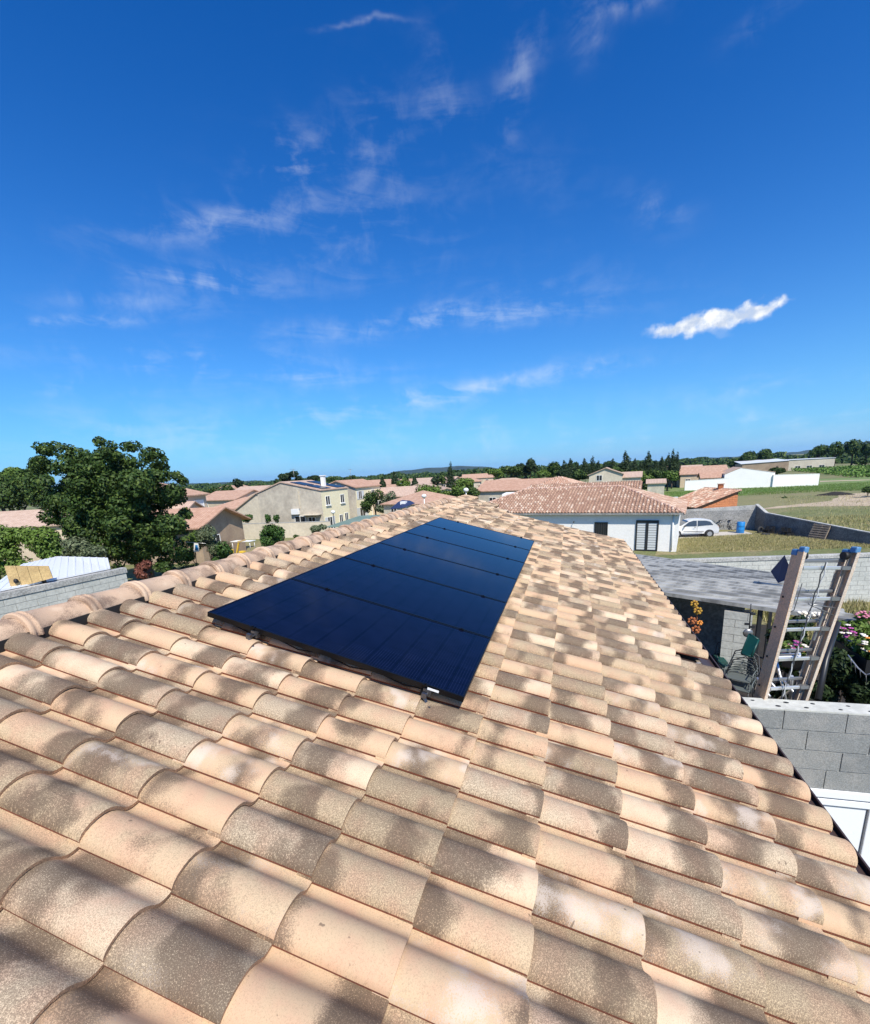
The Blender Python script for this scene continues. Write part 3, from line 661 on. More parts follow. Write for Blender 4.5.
def house_f(name, label, P, Q, depth, h, roof='gable_x', rise=1.4, wall='beige2', rt='roof_far_orange', wins=(), over=.3, group=None, cat='house', tiles=None, gz=0, chim=None, skew=0.0):
    """P, Q: front wall bottom corners seen left to right; the house runs back from there. gable_x: ridge parallel to the front; gable_y: ridge runs back; hip; mono; flat"""
    P = Vector((P[0], P[1], gz)); Q = Vector((Q[0], Q[1], gz)); ux = (Q - P); wd = ux.length; ux.normalize(); uy = Vector((-ux.y, ux.x, 0)); uz = Vector((0, 0, 1))
    mid = (P + Q) / 2 + uy * depth / 2; root = thing(name, mid, label, cat, group); o_ = mid
    def W3(x, y, z): return P + ux * x + uy * y + uz * z - o_
    b = MB(); hh = h - .02
    b.prism([W3(0, 0, 0), W3(wd, 0, 0), W3(wd, depth, 0), W3(0, depth, 0)], (0, 0, hh))
    if roof == 'gable_x': b.prism([W3(0, 0, hh), W3(0, depth, hh), W3(0, depth / 2, hh + rise)], ux * wd)
    if roof == 'gable_y': b.prism([W3(0, 0, hh), W3(wd, 0, hh), W3(wd / 2 + skew, 0, hh + rise)], uy * depth)
    if roof == 'mono': b.prism([W3(0, 0, hh), W3(0, depth, hh), W3(0, depth, hh + rise)], ux * wd)
    b.build('wall', wall, root)
    ov = over
    planes = []
    if roof == 'gable_x':
        s = rise / (depth / 2)
        planes = [(W3(-ov, -ov, h - ov * s), W3(wd + ov, -ov, h - ov * s), W3(wd + ov, depth / 2, h + rise), W3(-ov, depth / 2, h + rise)),
                  (W3(wd + ov, depth + ov, h - ov * s), W3(-ov, depth + ov, h - ov * s), W3(-ov, depth / 2, h + rise), W3(wd + ov, depth / 2, h + rise))]
    if roof == 'gable_y':
        cx = wd / 2 + skew; sL = rise / cx; sR = rise / (wd - cx)
        planes = [(W3(-ov, depth + ov, h - ov * sL), W3(-ov, -ov, h - ov * sL), W3(cx, -ov, h + rise), W3(cx, depth + ov, h + rise)),
                  (W3(wd + ov, -ov, h - ov * sR), W3(wd + ov, depth + ov, h - ov * sR), W3(cx, depth + ov, h + rise), W3(cx, -ov, h + rise))]
    if roof == 'hip':
        s = rise / (depth / 2); d2 = depth / 2; a = W3(min(d2, wd / 2 - .1), d2, h + rise); c = W3(max(wd - d2, wd / 2 + .1), d2, h + rise); z = h - ov * s
        c1, c2, c3, c4 = W3(-ov, -ov, z), W3(wd + ov, -ov, z), W3(wd + ov, depth + ov, z), W3(-ov, depth + ov, z)
        planes = [(c1, c2, c, a), (c3, c4, a, c), (c2, c3, c, c), (c4, c1, a, a)]
    if roof == 'mono':
        s = rise / depth; planes = [(W3(-ov, -ov, h - ov * s), W3(wd + ov, -ov, h - ov * s), W3(wd + ov, depth + ov, h + rise + ov * s), W3(-ov, depth + ov, h + rise + ov * s))]
    if roof == 'flat': planes = [(W3(-ov, -ov, h), W3(wd + ov, -ov, h), W3(wd + ov, depth + ov, h), W3(-ov, depth + ov, h))]
    for pl in planes:
        pl = [p + uz * .02 for p in pl]
        rf = uvsheet('roof', root, *pl, rt if not tiles else 'deck', th=.12)
        if tiles:
            top = [pl[2]] if (pl[2] - pl[3]).length < .01 else [pl[2], pl[3]]
            tile_plane('roof_tiles', root, None, pl[0] + uz * .01, pl[1] + uz * .01, [p + uz * .01 for p in top], tiles)
    if chim:
        b = MB(); b.box(W3(chim[0], chim[1], chim[2]), (.45, .45, 1.3)); b.box(W3(chim[0], chim[1], chim[2] + .7), (.6, .6, .1)); b.build('chimney', 'white', root)
    for wn in wins:   # face, x, z bottom, width, height, kind
        face, x, z, ww, wh = wn[:5]; kind = wn[5] if len(wn) > 5 else 'window'
        if face == 'f': c0 = lambda a, bb, o=0: W3(x + a, -o, z + bb); ax, an = ux, -uy
        elif face == 'r': c0 = lambda a, bb, o=0: W3(wd + o, x + a, z + bb); ax, an = uy, ux
        else: c0 = lambda a, bb, o=0: W3(-o, depth - x - a, z + bb); ax, an = -uy, -ux
        fr = 'anth' if kind in ('door_dark', 'dark') else 'whitepaint'
        b = MB()
        rot = Matrix((ax, an, ax.cross(an))).transposed()
        for (a, bb, w_, h_) in ((ww / 2, .03, ww, .06), (ww / 2, wh - .03, ww, .06), (.03, wh / 2, .06, wh - .12), (ww - .03, wh / 2, .06, wh - .12), (ww / 2, wh / 2, .06, wh - .12)):
            b.box(c0(a, bb, .02), (w_, .07, h_), rot=rot)
        fo = b.build('window' if 'door' not in kind else 'door', fr, root)
        b = MB(); b.box(c0(ww / 2, wh / 2, .008), (ww - .1, .03, wh - .1), rot=rot); b.build('pane', 'glassdark' if kind != 'shutter' else 'whitepaint', fo)
        if kind == 'sill': b = MB(); b.box(c0(ww / 2, -.04, .08), (ww + .2, .16, .07), rot=rot); b.build('sill', 'whitepaint', fo)
        if kind == 'open':   # open white shutters either side
            for a in (-ww * .28, ww * 1.28): b = MB(); b.box(c0(a, wh / 2, .04), (ww * .5, .04, wh), rot=rot); b.build('shutter', 'slatw', fo)
    return root, W3

# ------------------------------------------------------------------ white house behind the carport
rA, WA = house_f('white_house', 'low modern white rendered house under a rose tile hip roof, just beyond the foreground roof', (-5.52, 38.02), (10.28, 34.4), 8.4, 2.86, 'hip', 1.52, 'white', over=.38, tiles='tile_rose')
a_ang = math.atan2(34.4 - 38.02, 15.80); uxA = Vector((math.cos(a_ang), math.sin(a_ang), 0)); uyA = Vector((-uxA.y, uxA.x, 0)); PA = Vector((-5.52, 38.02, 0)); midA = rA.location
rotA = Matrix((uxA, uyA, Vector((0, 0, 1)))).transposed()
def on_front(px):     # distance along the white front wall of what stands at picture column px
    p = [(PA + uxA * t) for t in np.linspace(0, 16.2, 400)]
    best = min(range(400), key=lambda i: abs((lambda c: PX + F * c[0] / c[2])(W.T @ (np.array((p[i].x, p[i].y, 1.2)) - CAM)) - px)); return np.linspace(0, 16.2, 400)[best]
d0, d1 = on_front(635.5), on_front(658.5)
def WF(x, o, z): return PA + uxA * x - uyA * o + Vector((0, 0, z)) - midA
b = MB(); dw = d1 - d0
b.box(WF((d0 + d1) / 2, .02, 2.17), (dw, .10, .08), rot=rotA)
for x in (d0 + .045, d1 - .045, (d0 + d1) / 2): b.box(WF(x, .02, 1.08), (.10 if x != (d0 + d1) / 2 else .17, .10, 2.1), rot=rotA)
b.box(WF((d0 + d1) / 2, .02, .04), (dw, .10, .07), rot=rotA); dr = b.build('door', 'anth', rA)
b = MB(); b.box(WF((d0 + d1) / 2, .004, 1.08), (dw - .1, .02, 2.1), rot=rotA); b.build('pane', 'glass', dr)
for k in range(11):
    for sx, wx in ((d0 + .09, dw / 2 - .18), (d0 + dw / 2 + .09, dw / 2 - .18)):
        b = MB(); b.box(WF(sx + wx / 2, .022, .18 + k * .175), (wx, .02, .145), rot=rotA); b.build('blind_slat', 'slatw', dr)
w0, w1 = on_front(594.5), on_front(607.5)
b = MB(); ww = w1 - w0
for (x, z, sx, sz) in (((w0 + w1) / 2, 2.02, ww, .06), ((w0 + w1) / 2, 1.0, ww, .06), (w0 + .03, 1.5, .06, 1.0), (w1 - .03, 1.5, .06, 1.0)): b.box(WF(x, .02, z), (sx, .09, sz), rot=rotA)
wf = b.build('window', 'anth', rA); b = MB(); b.box(WF((w0 + w1) / 2, .004, 1.5), (ww - .08, .02, 1.0), rot=rotA); b.build('pane', 'glassdark', wf)
for k in range(5): b = MB(); b.box(WF(w0 + .06 + (ww - .12) * (k + .5) / 5, .03, 1.5), (.05, .03, .98), rot=rotA); b.build('bar', 'anth', wf)
b = MB(); b.box(WF(8.1, .36, 2.70), (16.9, .10, .14), rot=rotA); b.build('fascia', 'concrete', rA)
b = MB(); b.tube([WF(on_front(574), .05, 2.1), WF(on_front(574), .18, 2.1), WF(on_front(574), .18, 2.0)], .03, 6); b.build('wall_lamp', 'anth', rA)
def ridge_run(parent, pts, r_, mt, oloc, step=.38):
    for a, c in zip(pts[:-1], pts[1:]):
        a = Vector(a); c = Vector(c); n = max(1, int((c - a).length / step)); b = MB()
        for i in range(n):
            p = a.lerp(c, i / n); q = a.lerp(c, (i + 1.08) / n); b.tube([p, q], [r_ * 1.1, r_ * .92], 8)
        o = b.build('ridge_tiles', mt, parent); o['kind'] = 'stuff'
d2 = 4.2; uz = Vector((0, 0, 1))
def WA2(x, y, z): return PA + uxA * x + uyA * y + uz * z - midA
M['ridge_rose'] = mat('rose_ridge_clay', speck((.56, .34, .26), (.66, .46, .36), 3, 20, .2), .85)
ridge_run(rA, [WA2(-.38, -.38, 2.76), WA2(4.2, 4.2, 4.42), WA2(12.0, 4.2, 4.42), WA2(16.57, -.38, 2.76)], .10, 'ridge_rose', midA)

# house right behind it, rose roof with right gable; pale gabled one and the long low one further back
rB, _ = house_f('terrace_house', 'house with a rose tile gable roof directly behind the white house', (-1.0, 47.5), (9.0, 45.6), 5.0, 3.25, 'gable_x', 1.15, 'white', over=.3, tiles='tile_rose')
rC, _ = house_f('terrace_house', 'house with a pointed pale orange hip roof, its peak left of the rose roofs', (-3.6, 53.0), (5.5, 51.0), 9.2, 3.2, 'hip', 1.75, 'sand', over=.3, tiles='tile_orange')
rD, _ = house_f('long_low_house', 'long low beige house with a weathered brown roof beyond the solar array', (-10.9, 72), (1.5, 69), 8, 3.1, 'gable_x', 1.4, 'beige', rt='roof_far_brown', wins=(('f', 2, .9, 1.2, 1.1), ('f', 5, .9, 1.2, 1.1)))
b = MB(); q0_ = S(505, 499, 60); q1_ = S(521, 494, 58)
o = b; b.box(((q0_.x + q1_.x) / 2, 59, 1.6), (2.2, 4, 3.2)); b.box((q1_.x + .2, 58, 1.75), (.9, 1.5, 3.5)); o = b.build('white_annex', 'white'); tag(o, 'small flat white annex peeping out behind the pale orange roof', 'outbuilding')

# grey wall of blocks closing the yard at the front (beyond the carport)
blk_mesh = MB().box((0, 0, 0), (.485, .20, .185)).mesh('block', 'block')
blk_pale = MB().box((0, 0, 0), (.485, .20, .185)).mesh('block', 'blockpale')
blk_dark = MB().box((0, 0, 0), (.485, .20, .185)).mesh('block', 'shadeconcrete')
def block_wall(name, label, A, Bp, h, thick=.2, bm_=blk_mesh, cap=None, rows=None, group=None, zlow=0, lim=290, core='mortar', cat='wall'):
    """wall of separate concrete blocks on a recessed mortar core"""
    A = Vector((A[0], A[1], 0)); Bp = Vector((Bp[0], Bp[1], 0)); u = (Bp - A); Ln = u.length; u.normalize(); n_ = Vector((-u.y, u.x, 0)); ang = math.atan2(u.y, u.x)
    root = thing(name, (A + Bp) / 2, label, cat, group); o_ = (A + Bp) / 2
    b = MB(); b.box(Vector((0, 0, h / 2)), (Ln - .01, thick - .012, h - .004), rz=ang); b.build('mortar_core', core, root)
    nr = int(round(h / .2)); cnt = 0; placed = []
    for j in range(nr):
        zt = h - (j + .5) * .2
        if zt < zlow: break
        x = -.25 * (j % 2) 
        while x < Ln - .05:
            x0 = max(x, 0); x1 = min(x + .5, Ln)
            if x1 - x0 > .08: placed.append((x0, x1, zt))
            x += .5
    for (x0, x1, zt) in placed[:lim]:
        o = bpy.data.objects.new('block', bm_); link(o, root); o.location = A + u * ((x0 + x1) / 2) + Vector((0, 0, zt)) - o_
        o.rotation_euler = (0, 0, ang); o.scale = ((x1 - x0 - .015) / .485, thick / .2 * 1.0, 1)
    if len(placed) > lim:
        b = MB()
        for (x0, x1, zt) in placed[lim:]: b.box(A + u * ((x0 + x1) / 2) + Vector((0, 0, zt)) - o_, (x1 - x0 - .015, thick, .185), rz=ang)
        o = b.build('block_courses', bm_.materials[0], root); o['kind'] = 'stuff'
    if cap: b = MB(); b.box(Vector((0, 0, h + cap / 2)), (Ln + .04, thick + .06, cap), rz=ang); bevel(b.build('coping', 'capstone', root), .01, 1)
    return root
block_wall('block_wall', 'long pale block wall running behind the carport below the yard', (6.1, 20.9), (18.9, 23.4), 1.94, bm_=blk_pale, cap=.16, lim=290)
# yard walls
b = MB(); a_ = Vector((10.6, 45.4, 0)); c_ = Vector((18.55, 45.2, 0)); b.box((a_ + c_) / 2 + Vector((0, 0, .85)), ((c_ - a_).length, .2, 1.7), rz=math.atan2(c_.y - a_.y, c_.x - a_.x))
yw = thing('yard_back_wall', (a_ + c_) / 2, 'grey concrete wall behind the white car, lit by the sun', 'wall'); b.v = [tuple(Vector(p) - yw.location) for p in b.v]; b.build('lower_courses', 'concrete', yw)
b = MB(); b.prism([a_ + Vector((0, -.1, 1.705)), c_ + Vector((0, -.1, 1.705)), c_ + Vector((0, -.1, 2.12)), a_ + Vector((0, -.1, 1.72))], (0, .2, 0)); b.v = [tuple(Vector(p) - yw.location) for p in b.v]; b.build('upper_courses', 'capstone', yw)
sw = thing('yard_side_wall', (20, 40, 0), 'wall with shade in its dark colour and a pale coping, stepping down to the right of the yard', 'wall')
P_ = [Vector((18.5, 45.3, 0)), Vector((18.7, 43.6, 0)), Vector((23.2, 35.4, 0)), Vector((26.0, 30.5, 0))]; T_ = [2.12, 1.55, .62, .45]
for i in range(3):
    a_, c_ = P_[i], P_[i + 1]; n_ = Vector(((c_ - a_).y, -(c_ - a_).x, 0)).normalized() * -.2
    b = MB(); b.prism([a_, c_, c_ + uz * T_[i + 1], a_ + uz * T_[i]], n_); b.v = [tuple(Vector(p) - sw.location) for p in b.v]; b.build('wall_run', 'shadeconcrete', sw)  # face away from the sun, its shade put into the wall colour
    b = MB(); e_ = -n_ * .12; b.prism([a_ + e_ + uz * (T_[i] + .003), c_ + e_ + uz * (T_[i + 1] + .003), c_ + e_ + uz * (T_[i + 1] + .07), a_ + e_ + uz * (T_[i] + .07)], n_ * 1.24); b.v = [tuple(Vector(p) - sw.location) for p in b.v]; b.build('coping', 'capstone', sw)

# white hatchback, side on, nose to the left
def car(loc, rz):
    root = thing('parked_car', loc, 'small white three-door hatchback parked on the slab against the grey yard wall', 'car', rz=rz)
    LN, HW = 1.92, .82
    lower = [(-1.92, .30), (-1.93, .50), (-1.86, .66), (-1.70, .74), (-.95, .92), (1.72, .98), (1.86, .86), (1.90, .55), (1.88, .30)]
    upper = [(-.98, .90), (-.30, 1.34), (-.05, 1.42), (.85, 1.43), (1.30, 1.34), (1.76, .96)]
    b = MB()
    pts = [(-1.92, .28), (-1.95, .42), (-1.90, .62), (-1.76, .74), (-1.35, .84), (-.98, .92), (-.55, 1.20), (-.28, 1.36), (.0, 1.425), (.45, 1.44), (.95, 1.42), (1.32, 1.35), (1.52, 1.18), (1.74, .97), (1.86, .84), (1.90, .55), (1.88, .28)]
    def half(z, x): return HW * (1 - .20 * max(0, (z - .85)) / .55 - .04 * max(0, .5 - z)) * (1 - .12 * max(0, abs(x) - 1.5) / .45)
    ys = [-1, -.86, .86, 1]
    n = len(pts)
    vs = []
    for s_ in ys:
        inset = .0 if abs(s_) < .9 else 1
        for (x, z) in pts:
            zz_ = z if not inset else z - (.035 if z > .8 else 0); xx = x * (1 if not inset else .985)
            vs.append((xx, s_ * half(zz_, xx) / (1 if inset else 1), zz_))
    fs = []
    for r_ in range(3):
        for k in range(n - 1): fs.append((r_ * n + k, r_ * n + k + 1, (r_ + 1) * n + k + 1, (r_ + 1) * n + k))
    fs.append(tuple(range(n))); fs.append(tuple(range(3 * n, 4 * n))[::-1]); fs.append((0, n - 1, 2 * n - 1, n)); fs.append((n, 2*n-1, 3*n-1, 2*n)); fs.append((2*n, 3*n-1, 4*n-1, 3*n))
    b.add(vs, fs, True); bo = b.build('body', 'carwhite', root); 
    bv = bo.modifiers.new('bevel', 'BEVEL'); bv.width = .03; bv.segments = 2; bv.angle_limit = R(35); bv.limit_method = 'ANGLE'
    for s_ in (-1, 1):
        def sp(x, z, o=.012): return (x, s_ * (half(z, x) + o), z)
        for poly in ([(-.78, .93), (-.36, 1.26), (-.02, 1.36), (.22, 1.36), (.22, .94)], [(.29, .94), (.29, 1.36), (.90, 1.34), (1.20, 1.26), (1.42, 1.02)]):
            b = MB(); p3 = [sp(x, z) for x, z in poly]; b.prism(p3, (0, -s_ * .03, 0)); b.build('side_window', 'glass', root)
        for x in (-1.22, 1.18):
            b = MB(); b.tube([(x, s_ * .60, .30), (x, s_ * (HW + .012), .30)], .335, 20); b.build('wheel_arch', 'tyre', root)
            wh = bpy.data.objects.new('wheel', None); link(wh, root); wh.location = (x, s_ * .80, .29)
            b = MB(); b.tube([(0, -.09, 0), (0, -.085, 0), (0, .085, 0), (0, .09, 0)], [.24, .285, .285, .24], 20); b.build('tyre', 'tyre', wh)
            b = MB(); b.tube([(0, s_ * .06, 0), (0, s_ * .11, 0)], [.19, .17], 16); b.build('rim', 'hub', wh)
        b = MB(); b.box((.27, s_ * (half(.6, .3) + .003), .62), (.010, .012, .60)); b.build('door_seam', 'tyre', root)
        b = MB(); b.box((0, s_ * (half(.55, 0) + .008), .50), (1.5, .014, .045)); b.build('side_moulding', 'anth', root)
        b = MB(); b.box((.08, s_ * (half(.8, 0) + .014), .83), (.15, .02, .03)); b.build('door_handle', 'anth', root)
        b = MB(); b.box((-.66, s_ * (HW + .09), .98), (.11, .16, .11)); bevel(b.build('wing_mirror', 'anth', root), .02)
        b = MB(); b.ball((-1.80, s_ * .58, .68), .12, 10, 6, (1.0, 1.3, .6)); b.build('headlight', 'glass', root)
        b = MB(); b.box((1.84, s_ * .66, .78), (.08, .10, .22)); b.build('tail_light', 'rust', root)
    b = MB(); b.prism([(-.93, -.66, .95), (-.93, .66, .95), (-.36, .60, 1.33), (-.36, -.60, 1.33)], (-.02, 0, .02)); b.build('windscreen', 'glass', root)
    b = MB(); b.prism([(1.73, -.62, 1.0), (1.73, .62, 1.0), (1.46, .58, 1.27), (1.46, -.58, 1.27)], (.02, 0, .02)); b.build('rear_window', 'glass', root)
    return root
car((12.75, 41.6, .014), R(4))
# blue drum
def drum(p):
    b = MB(); h = .92; b.tube([(0, 0, 0), (0, 0, .03), (0, 0, .28), (0, 0, .31), (0, 0, .34), (0, 0, .60), (0, 0, .63), (0, 0, .66), (0, 0, h - .03), (0, 0, h)], [.27, .29, .29, .305, .29, .29, .305, .29, .29, .27], 20)
    root = thing('drum', p, 'blue plastic drum standing on the pale slab beside the white car', 'barrel'); b.build('body', 'bluebarrel', root)
    b = MB(); b.tube([(0, 0, h), (0, 0, h + .025)], .24, 20); b.build('lid', 'bluecap', root); b = MB(); b.tube([(.12, 0, h + .02), (.12, 0, h + .06)], .035, 10); b.build('bung', 'black', root)
pt = G(740, 533); drum((pt.x, pt.y, .014))
# heap of bundled pipes and crates by the drum, pallets and frames against the dark wall
def bike(p, rz, label, s=1.0):
    root = thing('old_bicycle', p, label, 'bicycle', 'old bicycles against the yard wall', rz=rz)
    for x in (-.5, .5):
        b = MB(); b.tube([(x + .31 * math.cos(t * .5236), 0, .32 + .31 * math.sin(t * .5236)) for t in range(13)], .022, 5); b.build('wheel', 'tyre', root)
    b = MB(); 
    for a, c in (((-.5, 0, .32), (-.12, 0, .72)), ((-.12, 0, .72), (.34, 0, .76)), ((.5, 0, .32), (.34, 0, .85)), ((0, 0, .30), (-.15, 0, .82)), ((0, 0, .30), (.36, 0, .70)), ((-.5, 0, .32), (0, 0, .30))): b.tube([a, c], .02, 6)
    b.build('frame', 'aludark', root)
    b = MB(); b.tube([(.30, -.25, .92), (.34, 0, .86), (.30, .25, .92)], .016, 6); b.build('handlebar', 'black', root); b = MB(); b.box((-.16, 0, .85), (.22, .12, .05)); b.build('saddle', 'black', root)
    return root
for k, (x, rz, lb) in enumerate(((723, 20, 'old bicycle nearest the white car'), (729.5, 150, 'old bicycle leaning half way between car and blue drum'))):
    p = G(x, 531); bike((p.x, p.y + .6 + .1 * k, .014), R(rz), lb)
def pallet(p, rz, tilt, label):
    root = thing('pallet', p, label, 'pallet'); root.rotation_euler = (tilt, 0, rz)
    for k in range(7): b = MB(); b.box((0, 0, .08 + k * .17), (1.2, .022, .10)); b.build('board', 'wood', root)
    for x in (-.55, 0, .55): b = MB(); b.box((x, .05, .6), (.09, .08, 1.2)); b.build('bearer', 'wood', root)
def along_side(t): a_, c_ = P_[1], P_[2]; return a_ + (c_ - a_) * t
angs = math.atan2((P_[2] - P_[1]).y, (P_[2] - P_[1]).x)
p = along_side(.50) + Vector((-.45, -.2, 0)); pallet((p.x, p.y, .01), angs, R(-22), 'wooden pallet leaning on the dark yard wall, right of the black junk')
def crates(p, n, label, w_=.6, mt='black', rz=0, tilt=0):
    root = thing('crate', p, label, 'crate'); root.rotation_euler = (0, tilt, rz)
    for z in np.linspace(.03, .27, 4):
        for y in (-.2, .2): b = MB(); b.box((0, y, z), (w_, .02, .045)); b.build('slat', mt, root)
        for x in (-w_ / 2 + .01, w_ / 2 - .01): b = MB(); b.box((x, 0, z), (.02, .38, .045)); b.build('slat', mt, root)
    b = MB(); b.box((0, 0, .012), (w_ - .04, .36, .02)); b.build('bottom', mt, root)
for k, (t, dx, z) in enumerate(((.05, -.5, 0), (.12, -.55, 0), (.12, -.5, .32), (.22, -.6, 0), (.30, -.6, 0), (.26, -.5, .32))):
    p = along_side(t) + Vector((dx, -.2, 0)); crates((p.x, p.y, .012 + z), 1, ['black crate in the corner behind the blue drum', 'black crate under another one near the yard corner', 'black crate on top of the stack near the yard corner', 'black crate at the foot of the dark wall, left of the pair', 'black crate nearest the leaning pallet', 'black crate resting across two others beside the pallet'][k], rz=.4 * k)
def tyre(p, label, r_=.3, lean=0, rz=0):
    b = MB(); n = 18; m_ = 8
    vs = [((r_ - .08 + .08 * math.cos(2 * math.pi * j / m_)) * math.cos(2 * math.pi * i / n), (r_ - .08 + .08 * math.cos(2 * math.pi * j / m_)) * math.sin(2 * math.pi * i / n), .09 + .09 * math.sin(2 * math.pi * j / m_)) for i in range(n) for j in range(m_)]
    b.add(vs, [(i * m_ + j, ((i + 1) % n) * m_ + j, ((i + 1) % n) * m_ + (j + 1) % m_, i * m_ + (j + 1) % m_) for i in range(n) for j in range(m_)], True)
    o = b.build('discarded_tyre', 'tyre'); o.location = p; o.rotation_euler = (lean, 0, rz); tag(o, label, 'tyre')
p = along_side(.17) + Vector((-1.3, -.6, 0)); tyre((p.x, p.y, .01), 'old tyre lying in the grass by the black crates')
p = along_side(.08) + Vector((-1.0, -.3, 0)); tyre((p.x, p.y, .31), 'old tyre stood upright beside the crates near the corner', lean=R(85), rz=.5)

# ------------------------------------------------------------------ orange brick shed with a tile roof
sh = thing('brick_shed', (20, 57, 0), 'orange brick shed with one grey rendered side and an old tile roof', 'shed')
A1, B1, C1 = Vector((13.6, 55.0, 0)), Vector((15.1, 49.4, 0)), Vector((18.7, 50.4, 0)); D1 = A1 + (C1 - B1)
h0_, h1_ = 1.55, 3.0
def SH(b, nm, mt): b.v = [tuple(Vector(p) - sh.location) for p in b.v]; return b.build(nm, mt, sh)
b = MB(); b.prism([B1, C1, C1 + uz * h1_, B1 + uz * h0_], (A1 - B1).normalized() * .15); SH(b, 'brick_wall', 'brickm')
nb = (C1 - B1); nl = nb.length; nb.normalize(); fn = Vector((nb.y, -nb.x, 0))
ang = math.atan2(nb.y, nb.x)
for j in range(15):
    for i in range(-1, 8):
        x0 = max(.0, i * .5 + .25 * (j % 2)); x1 = min(nl, i * .5 + .25 * (j % 2) + .485); z = .03 + j * .2
        if x1 - x0 < .1: continue
        zt = h0_ + (h1_ - h0_) * (x0 / nl)
        if z + .18 > zt - .05: continue
        b = MB(); b.box(B1 + nb * ((x0 + x1) / 2) + fn * .008 + uz * (z + .09), (x1 - x0, .03, .182), rz=ang); SH(b, 'brick', 'brickm')
b = MB(); b.prism([A1, B1, B1 + uz * h0_, A1 + uz * h0_], -nb * -.15); SH(b, 'rendered_wall', 'concrete')
b = MB(); b.prism([D1, C1, C1 + uz * h1_, D1 + uz * h1_], nb * -.15); SH(b, 'rear_wall', 'concrete')
b = MB(); q = A1.lerp(B1, .35); b.box(q + uz * .9 - nb * .02, (.05, .8, 1.5), rz=math.atan2((A1 - B1).y, (A1 - B1).x) - math.pi / 2); SH(b, 'opening', 'glassdark')
e0 = B1 + uz * (h0_ + .02) - nb * .35 + fn * .2; e1 = A1 + uz * (h0_ + .02) - nb * .35 - fn * .2; t1 = D1 + uz * (h1_ + .05) + nb * .1 - fn * .2; t0 = C1 + uz * (h1_ + .05) + nb * .1 + fn * .2
b = MB(); b.prism([e0, e1, t1, t0], (0, 0, -.08)); SH(b, 'roof_deck', 'deck')
M['tile_mix'] = mat('mixed_old_tile', tile_far((.44, .22, .14), (.60, .38, .26), (.72, .56, .42), .6), .85)
so_ = sh.location; tile_plane('roof_tiles', sh, None, e0 - so_ + uz * .01, e1 - so_ + uz * .01, [t1 - so_ + uz * .01, t0 - so_ + uz * .01], 'tile_mix', .26, .36)
ridge_run(sh, [t0 - so_ + uz * .06, t1 - so_ + uz * .06], .1, 'ridge_rose', so_)
b = MB(); b.box(D1.lerp(C1, .5) + uz * 3.3, (.45, .35, .5)); b.box(D1.lerp(C1, .5) + uz * 3.6, (.6, .5, .05)); SH(b, 'chimney', 'rust')

# ------------------------------------------------------------------ buildings further off on the right
M['whitefar'] = M['white']
def gpt(x, y): p = G(x, y); return (p.x, p.y)
q0 = G(689, 487); house_f('farmhouse', 'far house with faded pink roof behind the white boundary wall', (27, 114), (36, 113), 9, 3.0, 'gable_x', 1.5, 'sand', 'roof_far_orange', wins=(('f', 1, .9, 1, 1), ('f', 4, .9, 1, 1)))
house_f('farmhouse', 'far house with a low brown roof between the pink roofs', (29.5, 107), (36.5, 106), 6, 2.3, 'gable_x', 1.0, 'sand', 'roof_far_brown')
house_f('farmhouse', 'far house at the left end of the pink roofs, beside the pines', (26, 122), (33, 121), 8, 3.2, 'gable_x', 1.5, 'beige2', 'roof_far_pale', wins=(('f', 1, .9, 1, 1.1), ('f', 3.4, .9, 1, 1.1)))
house_f('white_building', 'white rendered gable building with a shallow pitched top', (33.2, 105.5), (41.5, 104.5), 8, 2.9, 'gable_y', 1.15, 'white', 'roof_far_pale', over=.05, skew=-1.5, cat='building')
def plain_wall(name, label, a, c, h0, h1, th, mt, gz=0):
    a = Vector((a[0], a[1], gz)); c = Vector((c[0], c[1], gz)); u = (c - a).normalized(); n_ = Vector((-u.y, u.x, 0)) * th; m_ = (a + c) / 2
    root = thing(name, m_, label, 'wall'); b = MB(); b.prism([a - m_, c - m_, c + uz * h1 - m_, a + uz * h0 - m_], n_); b.build('wall_body', mt, root)
    b = MB(); b.prism([a - m_ - n_ * .1 + uz * h0, c - m_ - n_ * .1 + uz * h1, c - m_ - n_ * .1 + uz * (h1 + .06), a - m_ - n_ * .1 + uz * (h0 + .06)], n_ * 1.2); b.build('coping', mt if mt == 'white' else 'capstone', root); return root
plain_wall('boundary_wall', 'long white boundary wall right of the white gable building', (41.2, 104.2), (48.8, 104.5), 2.3, 2.15, .3, 'white')
plain_wall('boundary_wall', 'white boundary wall in front of the far pink roofs', (25.7, 103.5), (33.1, 103.2), 1.9, 2.05, .3, 'white')
plain_wall('boundary_wall', 'short white wall between the white house and the brick shed', (10.1, 48), (13.0, 48), 2.7, 2.75, .2, 'white')
wr_, _w = house_f('warehouse', 'wide grey agricultural warehouse with a pale flat roof before the round trees', (80.3, 199), (93.5, 197.6), 16, 3.9, 'flat', 0, 'beige2', 'whitesheet', over=.2, cat='warehouse', wins=(('f', 2, 0, 1.6, 1.6), ('f', 5.4, 0, 1.6, 1.6), ('f', 9, 0, 1.6, 1.6)))
b = MB(); b.prism([_w(-.05, -.1, 0), _w(-14, 2, 0), _w(-14, 2, 3.1), _w(-.05, -.1, 3.6)], (0, 8, 0)); b.build('dark_wing', 'brown_render_shade', wr_)
b = MB(); b.prism([_w(-.1, -.3, 3.62), _w(-14.6, 1.8, 3.12), _w(-14.6, 14, 4.0), _w(-.1, 14, 4.2)], (0, 0, .2)); b.build('wing_roof', 'whitesheet', wr_)
house_f('small_shed', 'tiny grey shed at the foot of the pines beyond the green field', (16.7, 90), (19.4, 89.6), 2.5, 2.4, 'mono', .5, 'beige', 'roof_far_pale', cat='shed')
